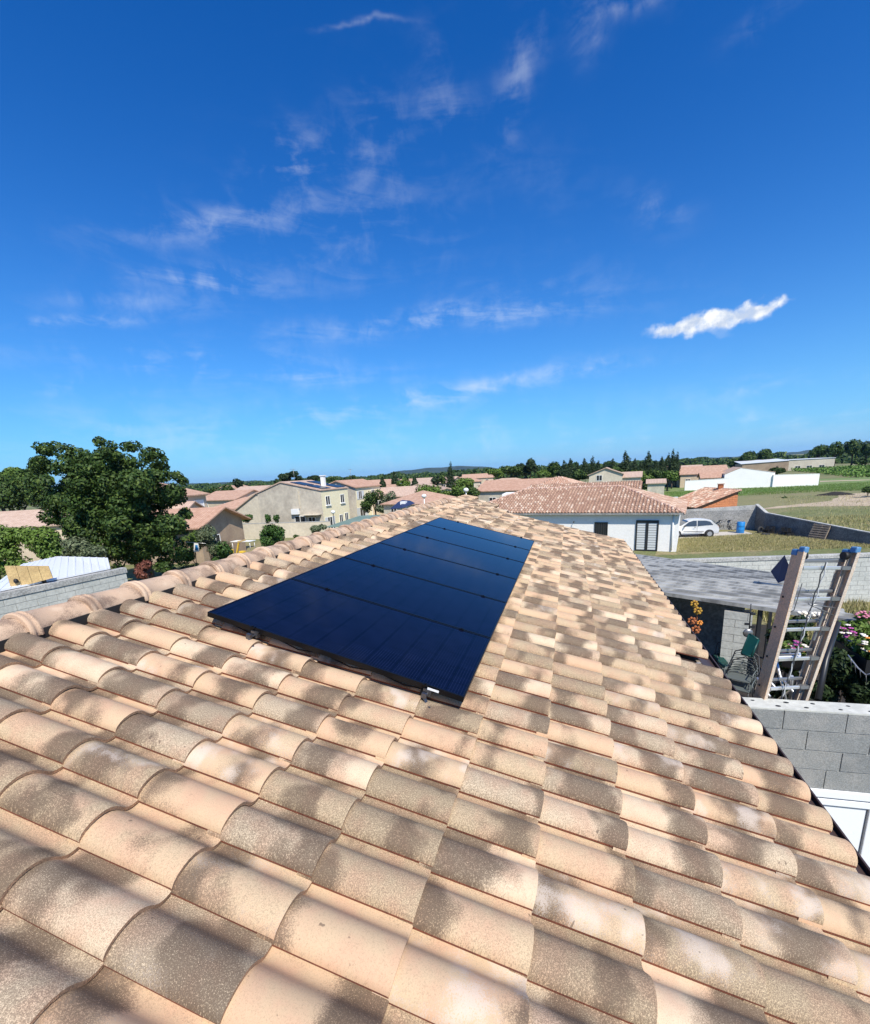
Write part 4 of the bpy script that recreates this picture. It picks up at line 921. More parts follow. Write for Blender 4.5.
house_f('village_house', 'beige gable house with one square window in front of the cypress row', (7.0, 98), (13.2, 97.4), 9, 4.2, 'gable_y', 1.2, 'beige2', 'roof_far_pale', wins=(('f', 1.4, 2.9, 1.1, 1.1),), skew=0)
house_f('village_house', 'low extension roof to the right of the beige gable house', (13.3, 98.5), (16.6, 98), 7, 3.4, 'gable_x', .9, 'beige', 'roof_far_pale')
b = MB(); p = S(685, 494, 60)
# sand pile and dark pit in the dirt area
p = G(822, 495.5); b = MB(); rr = random.Random(5)
vs = []; n = 14
for i in range(n):
    for j in range(6):
        a = 2 * math.pi * i / n; q = j / 5; vs.append((math.cos(a) * q * (2.2 + .4 * math.sin(i * 2.1)), math.sin(a) * q * 1.2, .40 * (1 - q * q) * (1 + .2 * math.sin(i * 1.3 + j))))
b.add(vs, [(i * 6 + j, i * 6 + j + 1, ((i + 1) % n) * 6 + j + 1, ((i + 1) % n) * 6 + j) for i in range(n) for j in range(5)], True)
pp = G(835, 495); o = b.build('soil_heap', 'soil_and_shade'); o.location = (pp.x, pp.y, 0); tag(o, 'dark heap of soil at the edge of the pale dirt area', 'soil heap')

# ------------------------------------------------------------------ left side: walls, shed, houses
GX = -11.9
block_wall('shed_wall', 'grey block wall with a flat coping below the big tree, left of the ridge', (-12.5, 5.2), (-11.6, 11.5), 3.51, bm_=blk_pale, cap=.0, lim=290, zlow=.2)
b = MB(); ang = math.atan2(6.3, .9); b.box((-12.05, 8.35, 3.60), (6.42, .25, .17), rz=ang); o = b.build('ring_beam', 'capstone'); 
o.location = (0, 0, 0); sw_ = [x for x in bpy.data.objects if x.name.startswith('shed_wall')][0]; o.parent = sw_; o.matrix_parent_inverse = Matrix.Translation(-sw_.location)
wr2 = thing('white_lean_to', (-14.5, 9.5, 0), 'outbuilding with a white ribbed metal roof behind the grey block wall', 'shed')
def WL(b, nm, mt): b.v = [tuple(Vector(p) - wr2.location) for p in b.v]; return b.build(nm, mt, wr2)
b = MB(); r0_ = [Vector((-12.25, 7.9, 3.70)), Vector((-11.8, 11.2, 3.70)), G(108, 559, 3.80), G(58, 557.5, 3.80), G(22, 565.5, 3.80)]
b.prism(r0_, (0, 0, .05)); WL(b, 'metal_roof', 'whitesheet')
for k in range(14):
    q = r0_[0].lerp(r0_[1], (k + .5) / 14); q2 = (r0_[4].lerp(r0_[3], (k + .5) / 7) if k < 7 else r0_[3].lerp(r0_[2], (k - 6.5) / 7)); b = MB(); b.bar(q + uz * .056, q2 + uz * .056, .05, .012); WL(b, 'roof_rib', 'whitesheet')
b = MB(); b.prism([Vector((p.x * 1.004, p.y, 0)) for p in r0_], (0, 0, 3.66)); WL(b, 'wall', 'concrete')
pw = thing('plywood_hatch', S(20, 585, 8.6), 'yellow plywood board standing on the grey wall before the white roof', 'board')
c0 = [S(4, 566, 8.6), S(48.5, 566, 9.4), S(53, 578, 9.4), S(11, 589, 8.6)]
ux_ = (c0[1] - c0[0]); 
for k in range(4):
    f0, f1 = k / 4 + .004, (k + 1) / 4 - .004; b = MB(); q = [c0[0].lerp(c0[1], f0), c0[0].lerp(c0[1], f1), c0[3].lerp(c0[2], f1), c0[3].lerp(c0[2], f0)]; b.prism(q, (-.03, .03, 0)); b.v = [tuple(Vector(p) - pw.location) for p in b.v]; b.build('plank', 'woodp', pw)
for k, x in enumerate((16, 44)):
    b = MB(); b.ball(S(x, 581, 8.7 + .6 * (k == 1)), .06, 8, 6, (1, 1, 1.2)); b.v = [tuple(Vector(p) - pw.location) for p in b.v]; b.build('hook', 'black', pw)

# house half hidden by the big tree: upper storey with hipped roof and lower wing
hL, _ = house_f('family_house', 'house partly hidden by the big tree, orange roof and white shuttered window', (-42, 33), (-33.0, 34.2), 5.5, 5.5, 'hip', 1.2, 'sand', 'roof_far_orange', wins=(('r', 3.5, 3.3, 1.5, 1.5, 'shutter'),), over=.35)
house_f('house_wing', 'low wing with a broad brown tiled roof and porch shade as its brown wall, beside the laundry', (-34.5, 28.6), (-25.6, 29.6), 6.0, 3.2, 'gable_x', 1.15, 'brown_render_shade', 'roof_far_brown', over=.6, wins=(('r', 1.2, .2, 1.2, 1.9),))  # wall colour stands for the shade of a porch
house_f('cottage', 'old low house with a pale orange roof seen through the leaves at far left', (-50, 27), (-31, 33), 6, 3.6, 'gable_x', 1.2, 'sand', 'roof_far_pale', over=.3)
# the two tall gabled houses
def two_storey(loc_front, ang, label, wins_r, wins_f, h, rise, sk, wallm, depth, width, roofm, name='family_house', **kw):
    pass
yh, WY = house_f('family_house', 'two-storey house with a stained grey gable, cream front and solar panels on its roof', (-33.9, 48.3), (-24.9, 48.0), 6.4, 5.0, 'gable_y', 1.15, 'beige', 'roof_far_pale', over=.12,
                 wins=(('f', 5.0, 1.0, 1.5, 1.0, 'window'), ('f', 6.9, .6, 1.0, 1.25, 'window'), ('r', .8, 3.1, 1.0, 1.1, 'sill'), ('r', 4.3, 3.1, 1.0, 1.1, 'sill'), ('r', .8, .2, 1.1, 1.5, 'open'), ('r', 3.6, .6, .9, 1.1, 'sill'), ('r', 5.0, .6, .9, 1.2, 'sill')), skew=-.9, chim=(7.5, 3.2, 5.9))
b = MB(); q = [WY(9.018, 0, .05), WY(9.018, 6.4, .05), WY(9.018, 6.4, 4.8), WY(9.018, 0, 4.75)]
# cream front skin, in the gaps between the windows the frames stand proud of it
b.prism(q, (WY(9.0, 0, 0) - WY(9.02, 0, 0))); b.build('front_render', 'cream', yh)
b = MB(); q = [WY(-4.6, .1, 0), WY(-.02, .1, 0), WY(-.02, .1, 5.0), WY(-4.6, .1, 2.5)]; b.prism(q, (WY(0, 5, 0) - WY(0, 0, 0))); b.build('lean_to_wall', 'beige2', yh)
uvsheet('roof', yh, WY(-4.9, 5.3, 2.42), WY(-4.9, -.1, 2.42), WY(-.02, -.1, 5.1), WY(-.02, 5.3, 5.1), 'roof_far_pale', th=.14)
def YB(nm, mt, c, d): b = MB(); b.box(WY(*c), d, rz=math.atan2(-.3, 9.0)); return b.build(nm, mt, yh)
YB('air_conditioner', 'whitepaint', (5.3, -.2, 2.55), (.95, .35, .65)); YB('awning', 'beige2', (7.6, -.45, 2.15), (2.4, .9, .06))
b = MB(); b.bar(WY(5.9, -.06, 2.9), WY(5.9, -.06, 5.0), .10, .08); b.build('drain_pipe', 'beige2', yh)
for k in range(2):
    for j in range(2):
        x0, x1 = 4.6 + j * 2.3, 6.6 + j * 2.3; s_ = 1.15 / 5.4
        def rz_(x): return 4.95 + (9.0 - x) * s_ + .11
        b = MB(); b.prism([WY(x0 , .5 + k * 3.5, rz_(x0)), WY(x1, .5 + k * 3.5, rz_(x1)), WY(x1, 2.5 + k * 3.5, rz_(x1)), WY(x0, 2.5 + k * 3.5, rz_(x0))], (0, 0, .04)); b.build('solar_panel', 'pvroof', yh)
y2, W2_ = house_f('family_house', 'second two-storey cream house with a plain grey gable, right of the one with panels', (-32.6, 61.0), (-26.6, 60.6), 7.8, 4.85, 'gable_y', 1.0, 'beige', 'roof_far_brown', over=.25,
                  wins=(('r', .8, 3.0, 1.0, 1.2, 'open'), ('r', 4.8, 3.0, 1.0, 1.2, 'sill'), ('r', .8, .4, 1.6, 1.4, 'open'), ('r', 4.6, .3, 1.6, 1.8, 'window')))
b = MB(); b.prism([W2_(6.03, 0, .05), W2_(6.03, 7.8, .05), W2_(6.03, 7.8, 4.7), W2_(6.03, 0, 4.7)], (W2_(6.01, 0, 0) - W2_(6.03, 0, 0))); b.build('front_render', 'cream', y2)
plain_wall('garden_wall', 'pale garden wall in front of the stained grey gable', (-32.8, 42.6), (-22.2, 44.6), 1.75, 1.6, .2, 'beige2')
plain_wall('garden_wall', 'white garden wall beyond the green pool cover', (-21.5, 52.5), (-13.0, 54.5), 1.35, 1.3, .2, 'beige2')
pc = G(345, 523, 1.0); b = MB(); b.prism([(-21.6, 42.6, 1.2), (-17.6, 43.4, 1.2), (-16.0, 49.2, 1.75), (-20.3, 48.2, 1.75)], (0, 0, .08))
for x, y in ((-21.4, 42.9), (-17.8, 43.6), (-16.3, 48.8), (-20.1, 47.9)): b.tube([(x, y, 0), (x, y, 1.2)], .06, 6)
o = b.build('canopy', 'greentarp'); tag(o, 'low green canopy beside the garden wall of the cream house', 'canopy')
# village roofs beyond
VL = [((215, 492, 62), 9, 'orange', 3.0, 'small house with salmon roof just right of the shuttered window'), ((232, 499, 52), 8, 'orange', 2.7, 'low house with salmon roof left of the stained gable'),
      ((255, 497, 58), 7, 'pale', 2.9, 'house with white gable triangle and salmon roof beside the lean-to'), ((243, 487, 85), 8, 'pale', 3.6, 'pale house far off over the salmon roofs'),
      ((392, 488, 66), 8, 'pale', 3.0, 'cream villa with a pale roof right of the second tall house'), ((404, 493, 52), 7, 'orange', 2.6, 'low villa with a long salmon roof above the blue parasol'),
      ((418, 484, 90), 8, 'pale', 3.6, 'far villa half hidden behind dark trees'), ((378, 480, 120), 9, 'orange', 4.0, 'distant orange-roofed house on the skyline left of the thin cypress'),
      ((430, 478, 115), 12, 'pale', 4.6, 'wide grey-roofed building left of the tall cypress'), ((463, 477, 120), 9, 'orange', 4.6, 'house with red roof and white gable right of the tall cypress'),
      ((447, 488, 70), 8, 'pale', 2.6, 'flat pale roof among the bushes beyond the ridge'), ((410, 479, 150), 10, 'orange', 5.0, 'orange-roofed house far behind under the hill'),
      ((478, 474, 150), 10, 'orange', 4.2, 'low orange roof at the foot of the hill, right side'), ((500, 479, 110), 12, 'pale', 3.6, 'pale long roof at the foot of the pine grove'),
      ((225, 486, 100), 9, 'orange', 3.8, 'distant salmon roof above the hedge'), ((262, 486, 110), 8, 'pale', 4.2, 'distant pale house with square top left of the umbrella pine'),
      ((372, 486, 90), 8, 'orange', 3.4, 'orange house squeezed between the cream house and a cypress'), ((640, 470, 140), 9, 'pale', 3.6, 'pale house glimpsed behind the cypress row')]
for k, ((x, y, Y), wd_, c_, h_, lb) in enumerate(VL):
    p = S(x, y, Y); hh = max(p.z - 1.0, 2.2); a = R([-12, 8, 20, -5, 12, -20, 5, 0][k % 8]); ux2 = Vector((math.cos(a), math.sin(a))) * wd_ / 2
    hz = p.z - .6
    house_f('village_house', lb, (p.x - ux2.x, Y - ux2.y), (p.x + ux2.x, Y + ux2.y), 7.5, max(hz - .6, 2.0), ['gable_x', 'hip', 'gable_y', 'gable_x'][k % 4], 1.25, ['beige2', 'sand', 'white', 'cream'][(k * 3 + 1) % 4],
            'roof_far_orange' if c_ == 'orange' else 'roof_far_pale', wins=(('f', 1.2, max(hz - 2.2, .9), 1.0, 1.0), ('f', wd_ - 2.6, max(hz - 2.2, .9), 1.0, 1.0)), group=None)

def aerial(parent, p, h_=1.6):
    b = MB(); b.tube([p, p + uz * h_], .025, 5)
    for k in range(5): b.tube([p + uz * h_ + Vector((-.25 + .02 * k, -.4 + .2 * k, 0)), p + uz * h_ + Vector((.25 - .02 * k, -.4 + .2 * k, 0))], .012, 4)
    b.tube([p + uz * h_ + Vector((0, -.45, 0)), p + uz * h_ + Vector((0, .45, 0))], .015, 4); b.build('aerial', 'aludark', parent)
aerial(yh, WY(3.5, 3.0, 6.0)); aerial(y2, W2_(3.2, 4.0, 5.8)); aerial(hL, Vector((2.5, .5, 6.2)), 1.3)
b = MB(); b.tube([WF(15.9, .06, 2.7), WF(15.9, .06, .1)], .045, 6); b.build('downpipe', 'whitepaint', rA)
# ------------------------------------------------------------------ near right: block wall, white pvc door, carport, ladder
CZ = (S(745, 698, 4.4) + S(868, 703, 4.45)).z / 2
NWH = 3.975
def near_wall():
    a = Vector((4.36, 4.49, 0)); c = Vector((8.2, 4.68, 0)); u = (c - a).normalized(); n_ = Vector((-u.y, u.x, 0)); ang = math.atan2(u.y, u.x)
    root = thing('hollow_block_wall', (6, 4.3, 0), 'new grey hollow block wall beside the eave, white door panel set below its top courses', 'wall'); o_ = Vector(root.location)
    x_door0, x_door1 = .60, 1.55
    b = MB(); b.box(a + u * 1.9 + n_ * .1 + uz * (NWH - .413) - o_, (3.78, .185, .80), rz=ang); b.box(a + u * 2.7 + n_ * .1 + uz * ((NWH - .82) / 2) - o_, (2.1, .185, NWH - .82), rz=ang)
    b.box(a + u * .27 + n_ * .1 + uz * ((NWH - .82) / 2) - o_, (.5, .185, NWH - .82), rz=ang); b.build('mortar_core', 'mortar', root)
    # joint positions measured along the wall in each course
    offs = [.0, .30, .12, .38]
    for j in range(20):
        zt = NWH - (j + .5) * .2
        if zt < .1: break
        x = -0.40 + [-.02, .19, -.01, -.115][j % 4]
        while x < 3.8:
            x0, x1 = max(x, .0), min(x + .5, 3.8); x += .5
            if x1 - x0 < .06: continue
            if j >= 4 and x1 > x_door0 and x0 < x_door1:
                if x0 < x_door0 - .06: x1 = x_door0
                elif x1 > x_door1 + .06: x0 = x_door1
                else: continue
            o = bpy.data.objects.new('block', near_blk); link(o, root); o.location = a + u * ((x0 + x1) / 2) + n_ * .1 + uz * zt - o_; o.rotation_euler = (0, 0, ang + random.uniform(-.003, .003)); o.scale = ((x1 - x0 - .012) / .488, 1, 1)
    # core holes on the top face: flat black discs, the shade inside painted
    b = MB(); b.box(a + u * 1.9 + n_ * .1 + uz * (NWH + .001) - o_, (3.79, .196, .014), rz=ang); b.build('sunlit_top_skim', 'blockpale', root)  # pale sheet added, sunlight on the wall top put into its colour
    b = MB()
    for i in range(9):
        for (dx, dy) in ((.10, .055), (.20, .135), (.33, .055), (.42, .14)):
            x = -.05 + i * .5 + dx
            if x < .1 or x > 3.7: continue
            p = a + u * x + n_ * dy + uz * (NWH + .010) - o_; k = random.uniform(.75, 1.1)
            b.add([p + u * (.022 * k * math.cos(t * .6283)) + n_ * (.015 * k * math.sin(t * .6283)) for t in range(10)], [tuple(range(10))])
    b.build('core_hole_shade', 'black', root)['kind'] = 'stuff'
    # white PVC door filling the opening
    d = thing('pvc_door', (5.3, 4.2, 0), 'white PVC door with a recessed panel in the grey block wall below the eave', 'door'); dl = Vector(d.location)
    def DB(nm, mt, x0, x1, z0, z1, y0, y1): b = MB(); b.box(a + u * ((x0 + x1) / 2) + n_ * ((y0 + y1) / 2) + uz * ((z0 + z1) / 2) - dl, (x1 - x0, y1 - y0, z1 - z0), rz=ang); o = b.build(nm, mt, d); return bevel(o, .006, 2)
    zt = NWH - .805; X0, X1 = x_door0 + .0, x_door1
    DB('door_frame', 'pvc', X0, X1, zt - .075, zt, -.02, .06); DB('door_frame', 'pvc', X0, X0 + .06, 1.2, zt - .077, -.02, .06); DB('door_frame', 'pvc', X1 - .06, X1, 1.2, zt - .077, -.02, .06)
    DB('seal', 'pvcdark', X0 + .062, X1 - .062, zt - .092, zt - .079, .004, .03)
    DB('door_leaf_rail', 'pvc', X0 + .062, X1 - .062, zt - .165, zt - .094, -.008, .05); DB('door_leaf_rail', 'pvc', X1 - .17, X1 - .075, 1.2, zt - .167, -.008, .05); DB('door_leaf_rail', 'pvc', X0 + .075, X0 + .16, 1.2, zt - .167, -.008, .05)
    DB('glazing_bead', 'pvcdark', X1 - .176, X1 - .171, 1.2, zt - .168, .0, .04); DB('panel', 'pvc', X0 + .16, X1 - .177, 1.2, zt - .17, .016, .04)
    DB('glazing_bead', 'pvcdark', X0 + .165, X1 - .178, zt - .174, zt - .1695, .0, .03)
_b = MB(); _b.box((0, 0, 0), (.488, .20, .188)); near_blk = _b.mesh('block', 'block')
near_wall()

# carport: one big corrugated sheet roof on posts
cp = thing('carport', (7, 14, 0), 'grey corrugated metal carport roof beside the far half of the eave', 'carport'); cl = Vector(cp.location)
n0, n1 = Vector((5.0, 13.45, 2.78)), S(861, 621, 11.37)     # near edge
n1.z = max(n1.z, 2.66); f0, f1 = Vector((4.7, 20.2, 2.62)), Vector((9.13, 15.86, 2.70))
u = (n1 - n0); Lw = u.length; b = MB(); nw = 15
Pn = n0 + Vector((0, 0, 0)); vs = []
nw = 12; prof_rib = [(k + q) / nw for k in range(nw) for q in (0, .70, .76, .92, .98)] + [1.0]; zrib = [0, 0, .055, .055, 0] * nw + [0]; NR = len(prof_rib) - 1
for t, zz_ in zip(prof_rib, zrib):
    a = n0.lerp(f0, t) + uz * zz_; c = n1.lerp(f1, t) + uz * zz_; vs += [a - cl, c - cl]
vs2 = [Vector(v) - uz * .006 for v in vs]; nn_ = len(vs)
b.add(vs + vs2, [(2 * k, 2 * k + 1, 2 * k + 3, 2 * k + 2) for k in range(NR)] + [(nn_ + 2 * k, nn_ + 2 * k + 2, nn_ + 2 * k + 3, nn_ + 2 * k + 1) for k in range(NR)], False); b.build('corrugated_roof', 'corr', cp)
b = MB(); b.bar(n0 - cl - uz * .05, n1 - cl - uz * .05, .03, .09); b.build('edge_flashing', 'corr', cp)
b = MB(); b.bar(n1 - cl - uz * .05, f1 - cl - uz * .05, .06, .08); b.bar(n0 - cl + u * .45 - uz * .08, f0 - cl + (f1 - f0) * .45 - uz * .08, .06, .10); b.build('purlin', 'anth', cp)
for p in (n1 + Vector((-.10, .15, 0)), f1 + Vector((-.1, -.3, 0)), n0 + u * .62 + Vector((0, .1, 0))):
    b = MB(); b.box((p.x - cl.x, p.y - cl.y, (p.z - .09) / 2), (.08, .08, p.z - .09)); b.build('post', 'anth', cp)
# block wall with carport shade in its colour, and an added sun-patch piece
block_wall('inner_block_wall', 'block wall in the shade under the carport with rusty flowers hung before it', (4.6, 15.2), (7.9, 14.3), 2.45, lim=120, bm_=blk_dark, core='shadeconcrete')
block_wall('sun_patch_wall', 'pale wall piece added as the sun patch under the near edge of the carport', (6.85, 12.55), (7.42, 12.35), 2.5, bm_=blk_pale, lim=60)
dp = thing('dark_panel', S(777, 565, 14.5), 'dark blue panel leaning on the far carport edge behind the ladder top', 'panel')
b = MB(); q = [S(785, 556, 14.0), S(794, 577, 14.0), S(778, 583, 14.3), S(771, 572, 14.6)]; b.prism([p - Vector(dp.location) for p in q], (0, .03, .02)); b.build('board', 'bluecloth', dp)
# ladder: double extension ladder
ld = thing('extension_ladder', (5.2, 5.2, 0), 'long extension ladder with tan rails and blue end caps standing behind the block wall', 'ladder'); ll = Vector(ld.location)
T0, T1 = S(799, 551, 4.95), S(852, 551, 5.13)       # tops of the two rails
B0, B1_ = S(760, 697, 4.75), S(801, 697, 4.90)
dl_, dr_ = (B0 - T0).normalized(), (B1_ - T1).normalized(); dm = ((dl_ + dr_) / 2).normalized()
ax = (T1 - T0).normalized(); fz = ax.cross(dm).normalized()      # out of the ladder plane
if fz.y > 0: fz = -fz
Lr = 5.35
def rail(P0, d_, sgn, off, top, mt1='frp', mt2='frp2'):
    P0 = P0 + fz * off + ax * (-.012 * sgn * (off > .02)); s_ = P0 + d_ * top; e_ = P0 + d_ * Lr
    b = MB(); b.bar(s_ - ll, e_ - ll, .006, .064, fz); ro = b.build('rail', mt1, ld)
    b = MB()
    for k in (-1, 1): b.bar(s_ + fz * .030 * k + ax * .014 * sgn - ll, e_ + fz * .030 * k + ax * .014 * sgn - ll, .028, .006, fz)
    b.build('rail_flange', mt2, ro)
    b = MB()
    return ro
for sgn, P0, d_ in ((1, T0, dl_), (-1, T1, dr_)):
    for off, top in ((0.037, 0.0), (-.037, .03)):
        ro = rail(P0, d_, sgn, off, top)
        for k in range(1, 10):
            b = MB(); p = P0 + fz * off + d_ * (.15 + .30 * k) - ax * sgn * .004 - ll; b.tube([p - ax * sgn * .006, p + ax * sgn * .002], .010, 8); b.build('rivet', 'black', ro)
        c = MB(); p = P0 + fz * off + d_ * (top - .015) + ax * sgn * .010 - ll
        c.box(p, (.05, .070, .060), rot=Matrix((ax, fz, dm)).transposed()); bevel(c.build('end_cap', 'bluecap', ld), .012, 2)
    c = MB(); p = P0 + fz * -.0 + d_ * .045 + ax * sgn * .055 - ll; c.tube([p - ax * .02, p + ax * .02], .036, 14); c.build('guide_wheel', 'black', ld)
wL = (T1 - T0).length
for off, st_ in ((0.037, .16), (-.037, .10)):
    for k in range(14):
        t = st_ + .30 * k; a = T0 + dl_ * t + fz * off; c = T1 + dr_ * t + fz * off
        if t > 4.8: break
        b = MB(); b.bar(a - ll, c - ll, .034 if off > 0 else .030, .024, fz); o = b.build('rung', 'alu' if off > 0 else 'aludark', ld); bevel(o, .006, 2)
        if off > 0:
            for q, s_ in ((c, -1), (a, 1)):
                b = MB(); b.box(q + ax * s_ * (.055 if s_ < 0 else .02) - ll, (.09 if s_ < 0 else .03, .05, .034), rot=Matrix((ax, fz, ax.cross(fz))).transposed()); b.build('rung_bracket', 'aludark', ld)
rr = random.Random(4)
for k_, (s0, s1, mt) in enumerate((((.42, .10), (.36, 2.4), 'rope'), ((.46, .10), (.33, 2.4), 'ropew'))):
    pts = []
    for i in range(40):
        q = i / 39; f_ = s0[0] * (1 - q) + s1[0] * q; t = s0[1] * (1 - q) + s1[1] * q
        tw = .007 * math.sin(i * 1.9 + k_ * math.pi); pts.append(T0 + (T1 - T0) * f_ + dm * t + ax * tw + fz * (.075 + .007 * math.cos(i * 1.9 + k_ * math.pi)) - ll)
    b = MB(); b.tube(pts, .0055, 6); b.build('rope', mt, ld)
b = MB(); p = T0 + ax * .06 + dm * .30 + fz * .07 - ll; b.tube([p, p + dm * .26, p + dm * .28 - ax * .03], .004, 5); b.build('cord', 'rope', ld)
for (t, s_) in ((.52, .72), (.52, .80)):
    b = MB(); p = T0 + (T1 - T0) * .35 + dm * .50 + fz * .07 - ll; q = T0 + (T1 - T0) * .92 + dm * (.62 if s_ < .75 else .55) + fz * .05 - ll; b.tube([p, q], .007, 6); b.build('stay', 'aludark', ld)
b = MB(); p = T0 + (T1 - T0) * .80 + dm * .58 + fz * .02 - ll; b.bar(p, p + dm * .30 - ax * .02, .02, .012, fz); b.build('hook_arm', 'aludark', ld)

# ------------------------------------------------------------------ patio furniture in the shade
def curved_chair(p, rz, label, s=1.0, seatmt='chairm'):
    root = thing('garden_chair', p, label, 'chair', None, rz=rz)
    for k in range(8):
        z = .48 + k * .062; w_ = .30 * math.sqrt(max(0.05, 1 - ((z - .48) / .56) ** 2.4)) ; b = MB()
        b.tube([(w_ * math.sin(t), -.20 + .10 * (1 - math.cos(t)) * 1.5 - .10 * (z - .48), z + .03 * math.cos(t)) for t in np.linspace(-1.45, 1.45, 9)], .011, 5); b.build('back_slat', 'chairm', root)
    b = MB(); b.tube([(-.30, 0, .44), (-.30, -.2, .60), (-.24, -.28, .92), (0, -.30, 1.06), (.24, -.28, .92), (.30, -.2, .60), (.30, 0, .44)], .014, 6); b.build('back_frame', 'anth', root)
    b = MB(); b.box((0, .06, .44), (.50, .48, .03)); bevel(b.build('seat', seatmt, root), .01)
    for x in (-.23, .23):
        for y in (-.17, .28): b = MB(); b.tube([(x, y, .43), (x * 1.1, y * 1.15, 0)], .014, 6); b.build('leg', 'anth', root)
    for x in (-.27, .27): b = MB(); b.tube([(x, -.2, .66), (x * 1.05, .25, .64), (x * 1.02, .28, .43)], .013, 6); b.build('armrest', 'chairm', root)
    return root
c1 = G(741, 673, 1.35); c1_ = curved_chair((c1.x, c1.y, .6), R(150), 'lower garden chair with curved slats, at the bottom of the pair nearest the ladder')
c2 = G(730, 654, 1.35); c2_ = curved_chair((c2.x, c2.y, .6), R(175), 'garden chair with curved slats behind the nearer one, under the carport')
def flat_board(name, label, cat, quad, th, mt):
    o_ = quad[0]; root = thing(name, o_, label, cat); b = MB(); n_ = (quad[1] - quad[0]).cross(quad[2] - quad[0]).normalized() * th
    b.prism([q - o_ for q in quad], n_); bevel(b.build('panel', mt, root), .01, 2)
    b = MB()
    for i in range(4): b.tube([quad[i] - o_ + n_ * .5, quad[(i + 1) % 4] - o_ + n_ * .5], th * .62, 6)
    b.build('edge_frame', mt, root); return root
curved_chair((c1.x + .05, c1.y + .12, .78), R(148), 'upper garden chair of the pair stacked nearest the ladder')
flat_board('folding_chair', 'dark green plastic board or chair back standing upright beside the ladder', 'chair', [S(742, 654, 11.2), S(752, 657, 11.0), S(759, 640, 11.2), S(750, 634.5, 11.4)], .04, 'greenpl')
flat_board('cushion', 'dark green seat cushion left of the slatted chairs', 'cushion', [G(714, 657, 1.2), G(724, 668, 1.2), G(727, 664, 1.2), G(718, 654, 1.2)], .05, 'greenpl')
# pale metal sunbed frame and bits of white tube behind the ladder
sf = thing('metal_rack', S(790, 690, 7.0), 'white tubular metal rack on the ground behind the ladder feet', 'rack'); sl = Vector(sf.location)
for a, c in (((762, 672), (777, 690)), ((757, 678), (770, 697)), ((775, 655), (800, 654)), ((775, 655), (786, 700)), ((800, 672), (812, 684)), ((778, 700), (815, 672)), ((790, 700), (792, 676)), ((768, 660), (756, 690)), ((780, 676), (800, 700))):
    b = MB(); b.tube([S(*a, 6.8) - sl, S(*c, 6.5) - sl], .018, 6); b.build('tube', 'alu', sf)
b = MB(); q = [S(777, 654, 7.2), S(801, 654, 7.3), S(801, 658, 7.1), S(777, 658.5, 7.0)]; b.prism([p - sl for p in q], (0, 0, -.03)); b.build('shelf', 'whitepaint', sf)
# rusty metal flowers hanging
fl = thing('metal_flowers', S(695, 615, 12.3), 'rusty metal flower garland hanging in the shade of the carport', 'decoration'); fo_ = Vector(fl.location)
b = MB(); b.tube([S(695, 600, 12.3) - fo_, S(697, 618, 12.3) - fo_, S(694, 632, 12.3) - fo_], .012, 5); b.build('stem', 'rust', fl)
for (x, y, r_, mt) in ((694.5, 604, .11, 'ochre'), (698, 611, .12, 'ochre'), (692, 621, .12, 'rust'), (696, 630, .13, 'rust'), (700, 623, .08, 'petalorange')):
    c_ = S(x, y, 12.2) - fo_; b = MB()
    for k in range(7):
        a = k * .8976; d_ = Vector((math.cos(a), .2, math.sin(a))); b.ball(c_ + d_ * r_ * .62, r_ * .30, 6, 4, (1, .25, 1))
    b.ball(c_ + Vector((0, -.03, 0)), r_ * .3, 6, 4); b.build('flower', mt, fl)
hg = thing('hanging_ornament', S(750, 620, 11.7), 'dark metal wind chime hanging before the added sun-patch wall piece', 'decoration'); ho = Vector(hg.location)
b = MB(); b.tube([S(751, 604, 11.7) - ho, S(750, 618, 11.7) - ho, S(749, 633, 11.7) - ho], .014, 5); b.build('chain', 'anth', hg)
b = MB(); b.ball(S(748, 633, 11.7) - ho, .11, 10, 6, (1, .4, 1)); b.build('disc', 'aludark', hg); 
for k, (x, y) in enumerate(((747, 611), (753, 614), (747, 624), (752, 627))): b = MB(); b.box(S(x, y, 11.68) - ho, (.10, .03, .05)); b.build('charm', 'anth', hg)

# ------------------------------------------------------------------ vegetation
def leaves(clumps, n, size, seed, up=.35):
    """clumps: list of (centre, radii); leaves spread through each clump, denser near its skin"""
    g_ = np.random.default_rng(seed); w_ = np.array([r[0] * r[1] * r[2] for c, r in clumps]) ** .67; w_ /= w_.sum()
    idx = g_.choice(len(clumps), n, p=w_); Cc = np.array([c for c, r in clumps]); Rr = np.array([r for c, r in clumps])
    d = g_.normal(size=(n, 3)); d /= np.linalg.norm(d, axis=1)[:, None]; rad = g_.uniform(.35, 1.08, n) ** .5
    P = Cc[idx] + d * Rr[idx] * rad[:, None]
    nv = d + g_.normal(size=(n, 3)) * .55 + np.array([0, 0, up]); nv /= np.linalg.norm(nv, axis=1)[:, None]
    t1 = np.cross(nv, g_.normal(size=(n, 3))); t1 /= np.linalg.norm(t1, axis=1)[:, None]; t2 = np.cross(nv, t1)
    s_ = size * g_.uniform(.6, 1.35, n)[:, None]
    bend = nv * s_ * .18
    V = np.stack([P - t1 * s_, P - t2 * s_ * .52 + bend, P + t1 * s_, P + t2 * s_ * .52 + bend], 1)
    crnd = g_.random((len(clumps), 1))
    tc = np.c_[np.clip(crnd[idx][:, 0] * .6 + g_.random(n) * .4, 0, 1), g_.random(n), g_.random(n)]
    return V, tc
